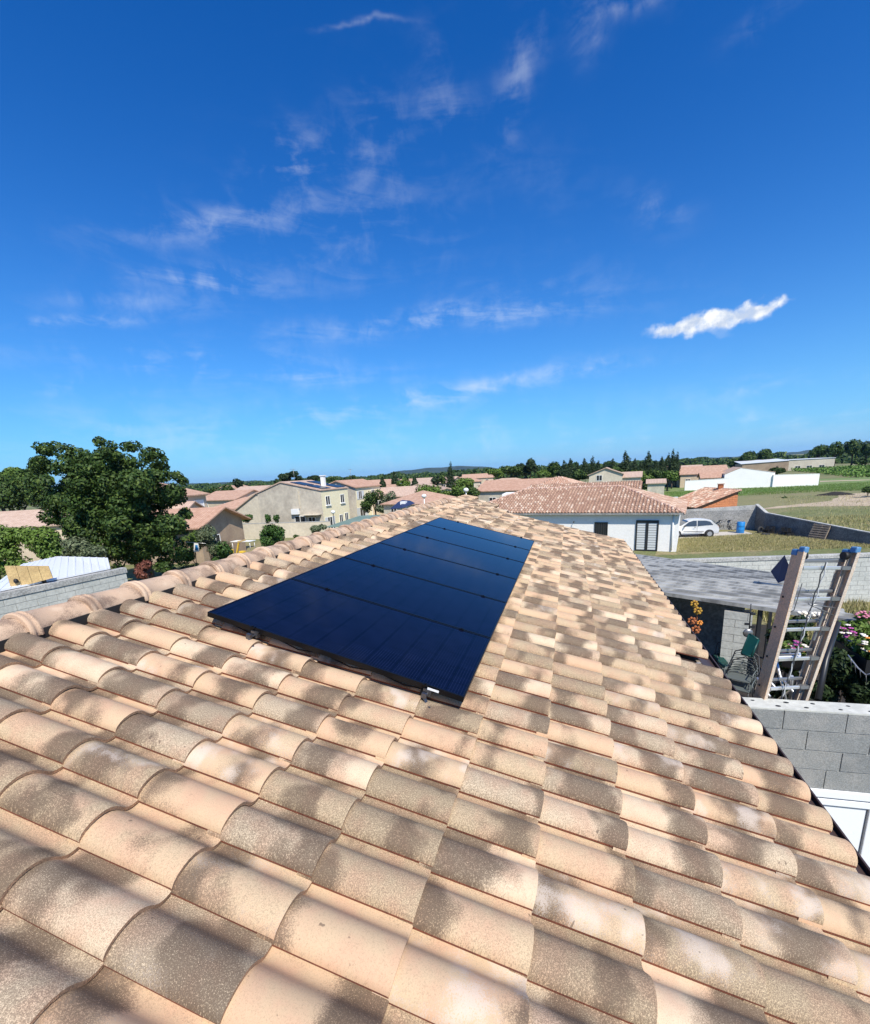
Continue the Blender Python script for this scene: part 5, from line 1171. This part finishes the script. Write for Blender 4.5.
def tree(name, label, base, trunk_h, clumps, n, size, mt='leaf', seed=1, tr=.15, group=None, cat='tree', limbs=6, up=.35):
    base = Vector(base); root = thing(name, base, label, cat, group)
    rel = [(np.array(c) - np.array(base), r) for c, r in clumps]
    V, tc = leaves(rel, n, size, seed, up); me = quads_mesh('crown', V, mt, tc); o = bpy.data.objects.new('crown', me); link(o, root)
    if tr > 0:
        b = MB(); b.tube([(0, 0, -.05), (tr * .3, 0, trunk_h * .5), (0, tr * .4, trunk_h)], [tr * 1.2, tr, tr * .8], 8)
        big = sorted(rel, key=lambda q: -q[1][0] * q[1][2])[:limbs]
        for c, r in big: c = Vector(c); b.tube([(0, 0, trunk_h * .85), (c.x * .45, c.y * .45, trunk_h * .85 + (c.z - trunk_h * .85) * .55), tuple(c)], [tr * .55, tr * .38, tr * .1], 6)
        b.build('trunk', 'trunk', root)
    return root
def blob(cx, cy, Y, rx, ry, ppm=None):
    """crown clump seen around picture point cx, cy at distance Y with radii in picture pixels"""
    p = S(cx, cy, Y); dep = (W.T @ (np.array(p) - CAM))[2]; k = dep / F
    return (tuple(p), (rx * k, min(rx, ry) * k * 1.1, ry * k))
# the big broadleaf tree at left
rr = random.Random(11); cl_ = []
big = [(62, 462, 34, 20), (98, 447, 20, 14), (135, 462, 32, 20), (160, 488, 26, 24), (110, 490, 46, 34), (70, 505, 32, 26), (140, 525, 44, 30), (168, 545, 20, 20), (95, 540, 34, 24), (45, 448, 14, 8), (182, 520, 8, 16), (178, 478, 10, 10), (150, 560, 26, 16), (115, 565, 16, 10)]
for (x, y, rx, ry) in big:
    for k in range(int(4 + rx * ry / 55)):
        a = rr.uniform(0, 6.28); q = rr.random() ** .5; s_ = rr.uniform(.26, .46)
        cl_.append(blob(x + math.cos(a) * rx * q * .82, y + math.sin(a) * ry * q * .82, 20 + rr.uniform(-2.2, 2.2), max(5, rx * s_), max(4, ry * s_ * .9)))
tree('broadleaf_tree', 'big dark broadleaf tree at left beside the white lean-to roof', (-20.6, 20, 0), 3.2, cl_, 78000, .10, 'leafdark', 21, .28, limbs=14)
b = None
def px_tree(name, label, Y, spots, n, size, mt, seed, tr=.12, th=1.5, jit=3, group=None, cat='tree', base_z=0, split=None):
    rr = random.Random(seed); cl2 = []
    for (x, y, rx, ry) in spots:
        m_ = jit
        for k in range(m_):
            a = rr.uniform(0, 6.28); q = rr.random() ** .5 * .55; s_ = rr.uniform(.5, .72)
            cl2.append(blob(x + math.cos(a) * rx * q, y + math.sin(a) * ry * q, Y + rr.uniform(-.05, .05) * Y * .3, rx * s_, ry * s_))
    c = S(spots[0][0], spots[0][1], Y)
    return tree(name, label, (c.x, c.y, base_z), th, cl2, n, size, mt, seed, tr, group, cat, limbs=4)
px_tree('pine_tree', 'dark pine hedge tree at the left edge, behind the orange roof', 34, [(4, 490, 26, 20), (26, 486, 26, 18), (-14, 486, 22, 22), (46, 492, 18, 16)], 16000, .17, 'leafdark', 31, .25, 3, 6)
px_tree('pine_tree', 'rounded pine peeking over the roof at far left', 40, [(10, 478, 18, 10), (36, 480, 16, 9)], 5000, .2, 'leaf', 32, .2, 4, 4)
px_tree('shrub', 'leafy shrub at the left edge above the plywood board', 14, [(8, 545, 26, 18), (36, 540, 22, 16), (10, 564, 20, 14), (52, 550, 18, 10), (-10, 575, 14, 20), (-4, 590, 12, 10), (14, 534, 20, 10)], 13000, .075, 'leaf', 33, .06, 1.5, 5, cat='shrub')
px_tree('shrub', 'greyish shrub between the white roof and the big tree', 17, [(72, 548, 22, 12), (92, 556, 16, 10)], 4200, .08, 'olive', 34, .06, 1.5, 5, cat='shrub')
px_tree('shrub', 'reddish leaved bush at the foot of the big tree', 17, [(146, 569, 9, 8), (140, 575, 8, 6)], 1300, .07, 'redbush', 35, .04, 1.0, 3, cat='shrub')
px_tree('dwarf_tree', 'bushy young cypress-like tree standing alone before the pale garden wall', 30, [(272, 536, 11, 10), (270, 527, 8, 8), (278, 533, 7, 9), (268, 518, 4, 5), (277, 519, 4, 5), (265, 537, 6, 8)], 5200, .085, 'shrubl', 36, .08, .8, 4, cat='shrub')
px_tree('bush', 'round dark bush against the lean-to wall', 44, [(247, 519, 7, 5)], 900, .12, 'shrubl', 37, .05, .8, 3, cat='bush')
px_tree('bush', 'grey green bush by the garden wall near the ridge tiles', 40, [(317, 530, 8, 5), (323, 527, 4, 4)], 1100, .1, 'olive', 38, .05, .6, 3, cat='bush')
px_tree('bush', 'small dark bush left of the grey green one', 40, [(298, 537, 5, 3)], 400, .1, 'leafdark', 39, .03, .5, 2, cat='bush')
for k, (sp, mt, lb) in enumerate((([(192, 540, 12, 12), (185, 556, 12, 10)], 'leaf', 'bright bush beside the blue and white laundry'), ([(208, 538, 12, 12), (214, 550, 10, 12)], 'olive', 'grey olive bush before the low brown wing'),
                                 ([(224, 552, 10, 10), (215, 565, 12, 8)], 'shrubl', 'bush left of the yellow garden machine'), ([(175, 575, 14, 8), (192, 570, 12, 7)], 'olive', 'dry bush below the laundry, near the ridge tiles'))):
    px_tree('bush', lb, 26, sp, 3000, .08, mt, 40 + k, .05, .8, 4, cat='bush')
# middle distance trees left of centre and around the village
MID = [(60, [(389, 500, 9, 10), (382, 508, 8, 6)], 'olive', 1800, .16, 'olive tree beside the blue parasol'), (60, [(374, 497, 10, 8), (368, 506, 8, 6)], 'leafdark', 1800, .16, 'dark tree in front of the second tall house'),
       (75, [(404, 483, 7, 6)], 'leaf', 900, .2, 'round green tree over the long salmon roof'), (62, [(428, 490, 14, 9), (417, 497, 9, 7)], 'leaf', 3000, .17, 'light green tree right of the blue parasol'),
       (64, [(446, 496, 12, 6), (458, 489, 12, 9)], 'leaf', 3400, .17, 'broad green tree beyond the end of the ridge'), (66, [(474, 494, 8, 9), (466, 498, 10, 6)], 'leafdark', 2200, .17, 'dark green tree at the end of the ridge'),
       (80, [(462, 484, 13, 8)], 'leaf', 2000, .2, 'green crown below the red-roofed house'), (110, [(434, 480, 5, 5)], 'cypress', 500, .25, 'dark small tree left of the village cypress'),
       (110, [(442, 479, 4, 6)], 'leafdark', 500, .25, 'narrow dark tree beside the village cypress'), (70, [(216, 491, 14, 5), (228, 490, 10, 5)], 'leafdark', 1500, .2, 'dark hedge behind the shuttered house'),
       (95, [(237, 484, 7, 6)], 'cypress', 700, .25, 'round dark pine on the left skyline'), (60, [(240, 504, 7, 5), (230, 508, 6, 5)], 'leafdark', 900, .15, 'bushes between the salmon roofs'),
       (110, [(266, 489, 12, 5), (256, 490, 8, 5)], 'leafdark', 1000, .25, 'dark trees in front of the left hills'), (84, [(247, 497, 10, 4)], 'leaf', 700, .18, 'low green hedge before the white triangular gable'),
       (130, [(352, 478, 6, 3), (332, 479, 5, 3)], 'leafdark', 500, .3, 'dark treetop behind the two tall houses')]
for k, (Y, sp, mt, n, sz, lb) in enumerate(MID): px_tree('tree', lb, Y, sp, n, sz, mt, 60 + k, .14, 1.6, 4)
# umbrella pines behind the gable house
px_tree('umbrella_pine', 'large dark umbrella pine behind the stained gable house', 100, [(285, 478, 9, 5), (292, 475, 8, 4), (298, 480, 5, 4), (279, 482, 5, 4)], 2600, .28, 'cypress', 90, .3, 6, 4)
px_tree('umbrella_pine', 'smaller umbrella pine right of the large one', 100, [(313, 478, 6, 3)], 900, .26, 'cypress', 91, .25, 6, 4)
# cypresses
def cypress(px_, top, bot, w_, Y, label, group=None):
    p = S(px_, bot, Y); q = S(px_, top, Y); dep = (W.T @ (np.array(p) - CAM))[2]; k = dep / F; H = q.z - p.z; rad = w_ * k / 2; rr = random.Random(int(px_ * 3)); cs = []
    m_ = 9
    for i in range(m_):
        t = (i + .5) / m_; r_ = rad * 1.25 * (1 - t ** 2.6) * (.85 + .3 * (t < .6)) + .10; cs.append(((p.x + rr.uniform(-.2, .2) * rad, p.y, p.z + t * H), (r_, r_, H / m_ * 1.05)))
    tree('cypress_tree', label, (p.x, p.y, 0), 1.2, cs, 2400, max(.15, rad * .17), 'cypress', int(px_), .14, group, limbs=1, up=.9)
cypress(451, 463, 489, 6.5, 95, 'tall thin cypress standing alone in the village under the hill')
cypress(395, 472, 486, 4.5, 95, 'small cypress over the roofs right of the tall houses'); cypress(383, 477, 488, 4, 90, 'short cypress squeezed behind the second tall house'); cypress(415, 476, 487, 4, 100, 'short cypress left of the grey-roofed building')
for k, (x, t_, w_) in enumerate(((564, 461, 9), (570, 459, 8), (577, 463, 7), (585, 459, 9), (592, 457, 7), (598, 461, 6), (604, 463, 6), (612, 459, 8), (625, 452, 11), (634, 459, 7), (640, 462, 7), (647, 452, 9), (655, 461, 7), (661, 457, 7), (667, 454, 7), (672, 450, 6.5), (676, 453, 5))):
    cypress(x, t_, 478, w_, 112 + (k % 3) * 4, ['dark cypress at the left end of the long row', 'second cypress of the long row, touching the first', 'short cypress third in the row', 'broad cypress left of the beige gable house', 'cypress peeking behind the left slope of the beige gable', 'thin cypress straight above the beige gable window', 'thin cypress above the beige gable peak', 'dark cypress right of the gable peak', 'very broad ragged cypress in the middle of the row', 'cypress right of the broad ragged one', 'short cypress in the dip of the row', 'tall pointed cypress in the right half of the row', 'short cypress right of the tall pointed one', 'cypress left of the tallest group', 'tall cypress in the right end group', 'tallest thin cypress at the right end of the row', 'last cypress at the right end of the row'][k], 'cypresses in the row behind the fields')
PX_ = [(510, 470, 12, 5, 'leafdark', 'low pine at the left end of the grove'), (495, 473, 8, 4, 'leaf', 'low green tree left of the pine grove'), (521, 470, 9, 6, 'cypress', 'dark pine second in the grove'), (530, 465, 7, 9, 'cypress', 'tall dark round pine in the middle of the grove'),
       (545, 472, 9, 6, 'leaf', 'olive green tree right of the tall pine'), (553, 469, 8, 7, 'leafdark', 'mid green tree next to the first cypress'), (580, 474, 8, 6, 'leafdark', 'bush at the foot of the left cypresses'), (640, 476, 14, 6, 'leaf', 'bright green bushes below the cypress row'),
       (655, 474, 10, 5, 'leafdark', 'dark bushes below the right cypresses'), (668, 476, 10, 5, 'leaf', 'bushes at the right foot of the cypress row'), (643, 484, 8, 5, 'leafdark', 'dark bush right behind the rose roof ridge'), (616, 471, 9, 4, 'leafdark', 'bush behind the beige gable house')]
for k, (x, y, rx, ry, mt, lb) in enumerate(PX_): px_tree('tree', lb, 104 if k > 5 else 115, [(x, y, rx, ry), (x + rx * .5, y + ry * .4, rx * .6, ry * .6)], 1500, .26, mt, 120 + k, .15, 2, 4)
RT = [(748, 457, 9, 6, 'round tree left of the warehouse'), (766, 456, 8, 6, 'round tree behind the dark end of the warehouse'), (736, 463, 10, 4, 'low dark tree behind the white gable'), (818, 450, 9, 6, 'first round plane tree right of centre of the warehouse'),
      (836, 449, 8, 7, 'second round plane tree above the warehouse end'), (854, 447, 9, 8, 'third round plane tree by the vineyard'), (868, 448, 7, 8, 'plane tree cut by the right edge of the photo'), (777, 470, 9, 3, 'dark bushes before the dark warehouse wing'), (862, 462, 9, 2.5, 'hedge clump by the vineyard at right edge')]
for k, (x, y, rx, ry, lb) in enumerate(RT): px_tree('tree', lb, 215 if k != 7 else 150, [(x, y, rx, ry), (x - rx * .4, y + ry * .3, rx * .5, ry * .6), (x + rx * .4, y + ry * .3, rx * .5, ry * .6)], 1700, .42, 'leafdark', 150 + k, .3, 3, 4)
px_tree('bush', 'lone dark bush in the weedy field', 78, [(784, 500, 4, 3)], 400, .14, 'leafdark', 170, .04, .4, 3, cat='bush')
px_tree('bush', 'dark bush at the right edge by the dirt path', 75, [(868, 491, 5, 4), (873, 490, 5, 5)], 1200, .12, 'leafdark', 171, .04, .4, 3, cat='bush')
# vineyard rows
g_ = np.random.default_rng(3); Vv = []; Tt = []
for k in range(26):
    a = Vector(gpt(806 - k * .2, 480 - k * .9)).to_3d(); a = Vector((66 + k * .55, 128 + k * 2.7, 0)); u_ = Vector((1, .12, 0)).normalized(); n = 1100
    t = g_.uniform(0, 90, n); P = np.c_[a.x + u_.x * t, a.y + u_.y * t + g_.normal(0, .35, n), g_.uniform(.1, 1.1, n) * (.85 + .15 * np.sin(t * 1.3))]
    d = g_.normal(size=(n, 3)); d[:, 2] += .5; d /= np.linalg.norm(d, axis=1)[:, None]; t1 = np.cross(d, g_.normal(size=(n, 3))); t1 /= np.linalg.norm(t1, axis=1)[:, None]; t2 = np.cross(d, t1); s_ = .24
    Vv.append(np.stack([P - t1 * s_, P - t2 * s_, P + t1 * s_, P + t2 * s_], 1)); Tt.append(g_.random((n, 3)))
me = quads_mesh('vineyard', np.concatenate(Vv), 'vine', np.concatenate(Tt)); o = bpy.data.objects.new('vineyard', me); link(o); tag(o, 'rows of green vines growing in front of the warehouse', 'vineyard', None, 'stuff')
# grass tufts in the yard and weeds in the nearer field
def tufts(name, label, poly, n, h, seed, mt='grassblade', spread=.09):
    g_ = np.random.default_rng(seed); xs = [p[0] for p in poly]; ys = [p[1] for p in poly]; P = []
    while len(P) < n:
        x, y = g_.uniform(min(xs), max(xs)), g_.uniform(min(ys), max(ys))
        if tri_in(poly, x, y): P.append((x, y))
    P = np.array(P); nb = 5; P = np.repeat(P, nb, 0) + g_.normal(0, spread, (n * nb, 2)); m_ = len(P); hh = h * g_.uniform(.4, 1.3, m_); a = g_.uniform(0, 6.28, m_); w_ = h * .09
    dx, dy = np.cos(a), np.sin(a); le = g_.uniform(-.35, .35, (m_, 2)) * hh[:, None]
    V = np.zeros((m_, 3, 3)); V[:, 0] = np.c_[P[:, 0] - dx * w_, P[:, 1] - dy * w_, np.zeros(m_)]; V[:, 1] = np.c_[P[:, 0] + dx * w_, P[:, 1] + dy * w_, np.zeros(m_)]; V[:, 2] = np.c_[P[:, 0] + le[:, 0], P[:, 1] + le[:, 1], hh]
    me = quads_mesh(name, V, mt, np.repeat(g_.random((n, 3)), nb, 0), nper=3); o = bpy.data.objects.new(name, me); link(o); tag(o, label, 'grass', None, 'stuff')
tufts('grass', 'dry grass and weeds in the yard before the white car', [(10.6, 34.2), (22.9, 36.0), (18.4, 42.5), (11.2, 40.0)], 9000, .15, 5, spread=.14)
tufts('grass', 'tall weeds in the rough field right of the dark yard wall', [(24, 38), (52, 40), (70, 62), (21, 52)], 9000, .22, 6, spread=.25)
tufts('grass', 'coarse weeds scattered over the green field before the white boundary walls', [(26, 84), (58, 90), (75, 112), (20, 100), (20, 84)], 6000, .22, 8, mt='vine', spread=.5)
tufts('grass', 'dry stalks along the edges of the pale dirt path', [(25, 54), (60, 55), (62, 84), (33, 80)], 1500, .2, 9, spread=.5)
tufts('grass', 'rough grass at the foot of the long pale block wall', [(10.6, 16.5), (20, 17.5), (20, 23.0), (10.4, 21.2)], 5000, .3, 7)

# ------------------------------------------------------------------ flower boxes and dark planting at the right edge
def planter(a, c, label, seed):
    mid = (a + c) / 2; root = thing('flower_box', mid, label, 'planter'); u = (c - a); L_ = u.length; u.normalize(); rot = Matrix((u, uz.cross(u), uz)).transposed()
    b = MB(); b.box((0, 0, -.10), (L_, .20, .03), rot=rot)
    for y in (-.1, .1): b.box(rot @ Vector((0, y, 0)), (L_, .02, .20), rot=rot)
    for x in (-L_ / 2, L_ / 2): b.box(rot @ Vector((x, 0, 0)), (.02, .22, .20), rot=rot)
    b.build('box', 'black', root); b = MB(); b.box((0, 0, -.01), (L_ - .04, .17, .12), rot=rot); b.build('soil', 'soil_and_shade', root)
    rr = random.Random(seed)
    cl3 = [(tuple(u * rr.uniform(-L_ / 2, L_ / 2) + Vector((0, rr.uniform(-.06, .06), .16))), (.12, .10, .10)) for _ in range(14)]
    V, tc = leaves(cl3, 1500, .03, seed); me = quads_mesh('foliage', V, 'leaf', tc); o = bpy.data.objects.new('foliage', me); link(o, root)
    for k in range(60):
        p = u * rr.uniform(-L_ / 2, L_ / 2) + Vector((rr.uniform(-.1, .1), rr.uniform(-.12, .05), rr.uniform(.10, .30))); q = (p.dot(u) + L_ / 2) / L_
        mt = rr.choice(['petalwhite', 'petalwhite', 'petalmauve', 'petalmauve', 'petalpink'] if q < .55 else ['petalwhite', 'petalorange', 'petalwhite', 'petalwhite']); b = MB()
        for m_ in range(5): a_ = m_ * 1.2566; b.ball(p + Vector((math.cos(a_) * .02, math.sin(a_) * .02, 0)), .019, 6, 3, (1, 1, .4))
        b.build('flower', mt, root)
planter(S(834, 641, 7.6), S(876, 668, 6.6), 'black flower box with pink, white and orange flowers at the right edge', 5)
planter(S(786, 658, 7.6), S(812, 664, 7.4), 'flower box with mauve flowers glimpsed between the ladder rungs', 6)
px_tree('flowering_shrub', 'leafy green shrub above the flower box at the right edge', 8.6, [(846, 635, 12, 10), (862, 630, 12, 12), (840, 628, 8, 7), (868, 648, 8, 8)], 4200, .045, 'leaf', 201, .03, 1.2, 5, cat='shrub', base_z=0)
px_tree('shrub', 'dark shrub added as the shade right of the ladder foot', 6.9, [(838, 672, 18, 22), (862, 684, 16, 20), (824, 690, 14, 12)], 9000, .04, 'cypress', 202, .03, 1.2, 6, cat='shrub')  # near-black leaves put in to stand for shade
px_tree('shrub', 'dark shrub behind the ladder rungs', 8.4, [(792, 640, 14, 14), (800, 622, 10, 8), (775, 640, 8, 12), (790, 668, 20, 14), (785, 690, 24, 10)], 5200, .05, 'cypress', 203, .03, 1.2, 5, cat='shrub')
px_tree('shrub', 'green shrub with pale blossoms just below the carport edge', 9.6, [(786, 622, 7, 5), (797, 630, 7, 6)], 1500, .05, 'leaf', 204, .03, 1.2, 4, cat='shrub')
bl = thing('blossom_sprays', S(806, 618, 9.4), 'cream blossom spray seen between the ladder rungs', 'flowers'); bo_ = Vector(bl.location); rr = random.Random(8)
for k in range(34):
    p = S(rr.uniform(797, 822), rr.uniform(612, 622), 9.3 + rr.uniform(-.2, .2)) - bo_; b = MB(); b.ball(p, .035, 6, 4, (1, 1, .7)); b.build('blossom', 'petalwhite', bl)
b = MB(); b.tube([S(797, 622, 9.4) - bo_, S(820, 616, 9.4) - bo_], .01, 5); b.build('stem', 'trunk', bl)
px_tree('flowering_shrub', 'pink flowering shrub at the tip of the carport, right edge', 11.5, [(866, 617, 8, 4)], 500, .05, 'leaf', 205, .03, 1.2, 3, cat='shrub')
b = MB(); rr = random.Random(9); pr = thing('pink_flowers', S(865, 613, 11.3), 'cluster of pink flowers at the right edge by the carport tip', 'flowers'); po = Vector(pr.location)
for k in range(16): b = MB(); b.ball(S(rr.uniform(856, 876), rr.uniform(611, 618), 11.3) - po, .035, 6, 4, (1, 1, .6)); b.build('blossom', 'petalpink', pr)
lp = thing('leaning_pole', S(830, 640, 6.6), 'dark pole leaning in the planting just right of the ladder', 'pole'); lo = Vector(lp.location); b = MB(); b.tube([S(838, 622, 6.9) - lo, S(826, 660, 6.6) - lo, S(818, 700, 6.2) - lo], .035, 8); b.build('shaft', 'anth', lp)
rk = thing('wire_rail', S(860, 664, 6.4), 'thin white wire rail hung along the flower box', 'rail'); ro_ = Vector(rk.location)
b = MB(); b.tube([S(848, 655, 6.7) - ro_, S(858, 668, 6.5) - ro_, S(866, 675, 6.4) - ro_, S(876, 672, 6.3) - ro_], .008, 6); b.build('top_wire', 'alu', rk)
for x, y in ((851, 659), (855, 664), (860, 669), (866, 675)): b = MB(); b.tube([S(x, y, 6.6) - ro_, S(x + .5, y + 9, 6.6) - ro_], .004, 5); b.build('upright', 'aludark', rk)

# ------------------------------------------------------------------ small things at left
for k, (x, y0_, y1_, Y, lb) in enumerate(((424, 496, 511, 42, 'garden lamp post with a white globe above the far ridge'), (466, 490, 501, 40, 'lamp post with a white globe at the very end of the ridge'), (333, 512, 527, 44, 'lamp post with a white globe before the cream house'))):
    p = S(x, y0_, Y); root = thing('lamp_post', (p.x, p.y, 0), lb, 'lamp'); b = MB(); b.tube([(0, 0, 0), (0, 0, p.z)], .045, 8); b.build('pole', 'whitepaint' if k < 2 else 'anth', root)
    b = MB(); b.ball((0, 0, p.z), .24, 12, 8, (1, 1, .8)); b.build('globe', 'whitepaint', root)
pa = thing('parasol', S(402, 507, 40), 'dark blue canvas parasol with a white post beyond the ridge tiles', 'parasol'); pl = Vector(pa.location)
b = MB(); q = [S(390, 509, 39) - pl, S(402, 508, 37.5) - pl, S(415, 503, 39) - pl, S(410, 500.5, 42) - pl, S(398, 502, 42) - pl]; ap = S(402, 500, 40) - pl
b.add(q + [ap], [(0, 1, 5), (1, 2, 5), (2, 3, 5), (3, 4, 5), (4, 0, 5)]); cv = b.build('canopy', 'bluecloth', pa); sd_ = cv.modifiers.new('thick', 'SOLIDIFY'); sd_.thickness = .03
b = MB(); b.box(S(404, 508, 39) - pl, (.5, .5, 1.2)); b.build('post', 'whitepaint', pa); b = MB(); b.tube([ap, ap - uz * 3], .04, 6); b.build('pole', 'whitepaint', pa)
ly = thing('laundry', S(195.5, 547, 25), 'blue and white cloth hanging on a line among the bushes', 'laundry'); lo2 = Vector(ly.location)
b = MB(); q = [S(194, 543, 25), S(198, 543.5, 25.1), S(199, 551.5, 25.1), S(193.5, 552, 25)]; b.prism([p - lo2 for p in q], (0, .03, 0)); b.build('cloth', 'whitepaint', ly)
b = MB(); q = [S(195.2, 545, 24.9), S(197.4, 545, 24.95), S(198, 550, 24.95), S(194.8, 550.3, 24.9)]; b.prism([p - lo2 for p in q], (0, .02, 0)); b.build('stripe', 'bluebarrel', ly)
b = MB(); b.tube([S(186, 542, 25.2) - lo2, S(206, 543.5, 25.2) - lo2], .012, 5); b.build('line', 'alu', ly)
ym = thing('garden_machine', S(238, 552, 30), 'yellow garden machine with a raised arm, two yellow panels beside it', 'machine'); yo = Vector(ym.location)
for (x, y) in ((230.5, 552), (242.5, 553.5)): b = MB(); b.box(S(x, y, 30) - yo, (.42, .35, .42)); bevel(b.build('yellow_panel', 'yellow', ym), .04)
b = MB(); b.bar(S(236.5, 556, 30) - yo, S(239, 541, 30) - yo, .12, .10); b.build('mast', 'yellow', ym); b = MB(); b.bar(S(238, 542, 30) - yo, S(245, 540, 30) - yo, .16, .12); b.build('arm', 'woodp', ym)
tb = thing('garden_table', S(245, 543, 33), 'white garden table set in the grass behind the yellow machine', 'table'); to = Vector(tb.location)
b = MB(); c_ = S(243, 541, 33) - to; b.box(c_, (2.0, .8, .05)); b.build('tabletop', 'whitepaint', tb)
for dx in (-.9, .9):
    for dy in (-.3, .3): b = MB(); b.tube([c_ + Vector((dx, dy, 0)), c_ + Vector((dx, dy, -.72))], .03, 6); b.build('leg', 'whitepaint', tb)

# ------------------------------------------------------------------ hedges and woods between the village and the hills
g_ = np.random.default_rng(12); Vv = []; Tt = []
for k in range(60):
    D_ = g_.uniform(260, 1100) if k > 12 else g_.uniform(240, 420); x0 = g_.uniform(-1.25, .78) * D_; ln = g_.uniform(60, 240) * (D_ / 500); n = int(2600); hh = g_.uniform(4, 9)
    if D_ < 330 and x0 > .1 * D_: hh = 4
    t = g_.uniform(0, 1, n); top = hh * (.55 + .3 * np.sin(t * ln * .09 + k) + .15 * np.sin(t * ln * .31 + 2 * k))
    P = np.c_[x0 + t * ln, D_ + t * ln * g_.uniform(-.3, .3) + g_.normal(0, 4, n), g_.uniform(0, 1, n) ** .6 * top]
    d = g_.normal(size=(n, 3)); d[:, 2] = abs(d[:, 2]); d[:, 1] -= .5; d /= np.linalg.norm(d, axis=1)[:, None]; t1 = np.cross(d, g_.normal(size=(n, 3))); t1 /= np.linalg.norm(t1, axis=1)[:, None]; t2 = np.cross(d, t1); s_ = 1.1 * (D_ / 500) ** .3
    Vv.append(np.stack([P - t1 * s_, P - t2 * s_, P + t1 * s_, P + t2 * s_], 1)); Tt.append(g_.random((n, 3)))
me = quads_mesh('woodland', np.concatenate(Vv), 'leafdark', np.concatenate(Tt)); o = bpy.data.objects.new('woodland', me); link(o); tag(o, 'dark hedges and woods scattered over the plain below the hills', 'woodland', None, 'stuff')

# ------------------------------------------------------------------ air: pale haze that turns the far hills blue
hz = bpy.data.materials.new('air'); hz.use_nodes = True; t = hz.node_tree; t.nodes.clear(); h = N(t)
v = h.n('ShaderNodeVolumePrincipled', {'Color': (.28, .60, 1.0, 1), 'Density': .00008, 'Anisotropy': .1}); h.n('ShaderNodeOutputMaterial', {1: v.outputs[0]})
b = MB(); b.box((0, 1500, 27), (4.0 * 2000, 7600, 56)); o = b.build('haze', hz if False else 'air') if 'air' in M else None
if o is None:
    M['air'] = hz; o = b.build('haze', 'air')
tag(o, 'thin bluish air over the plain', None, None, 'stuff')
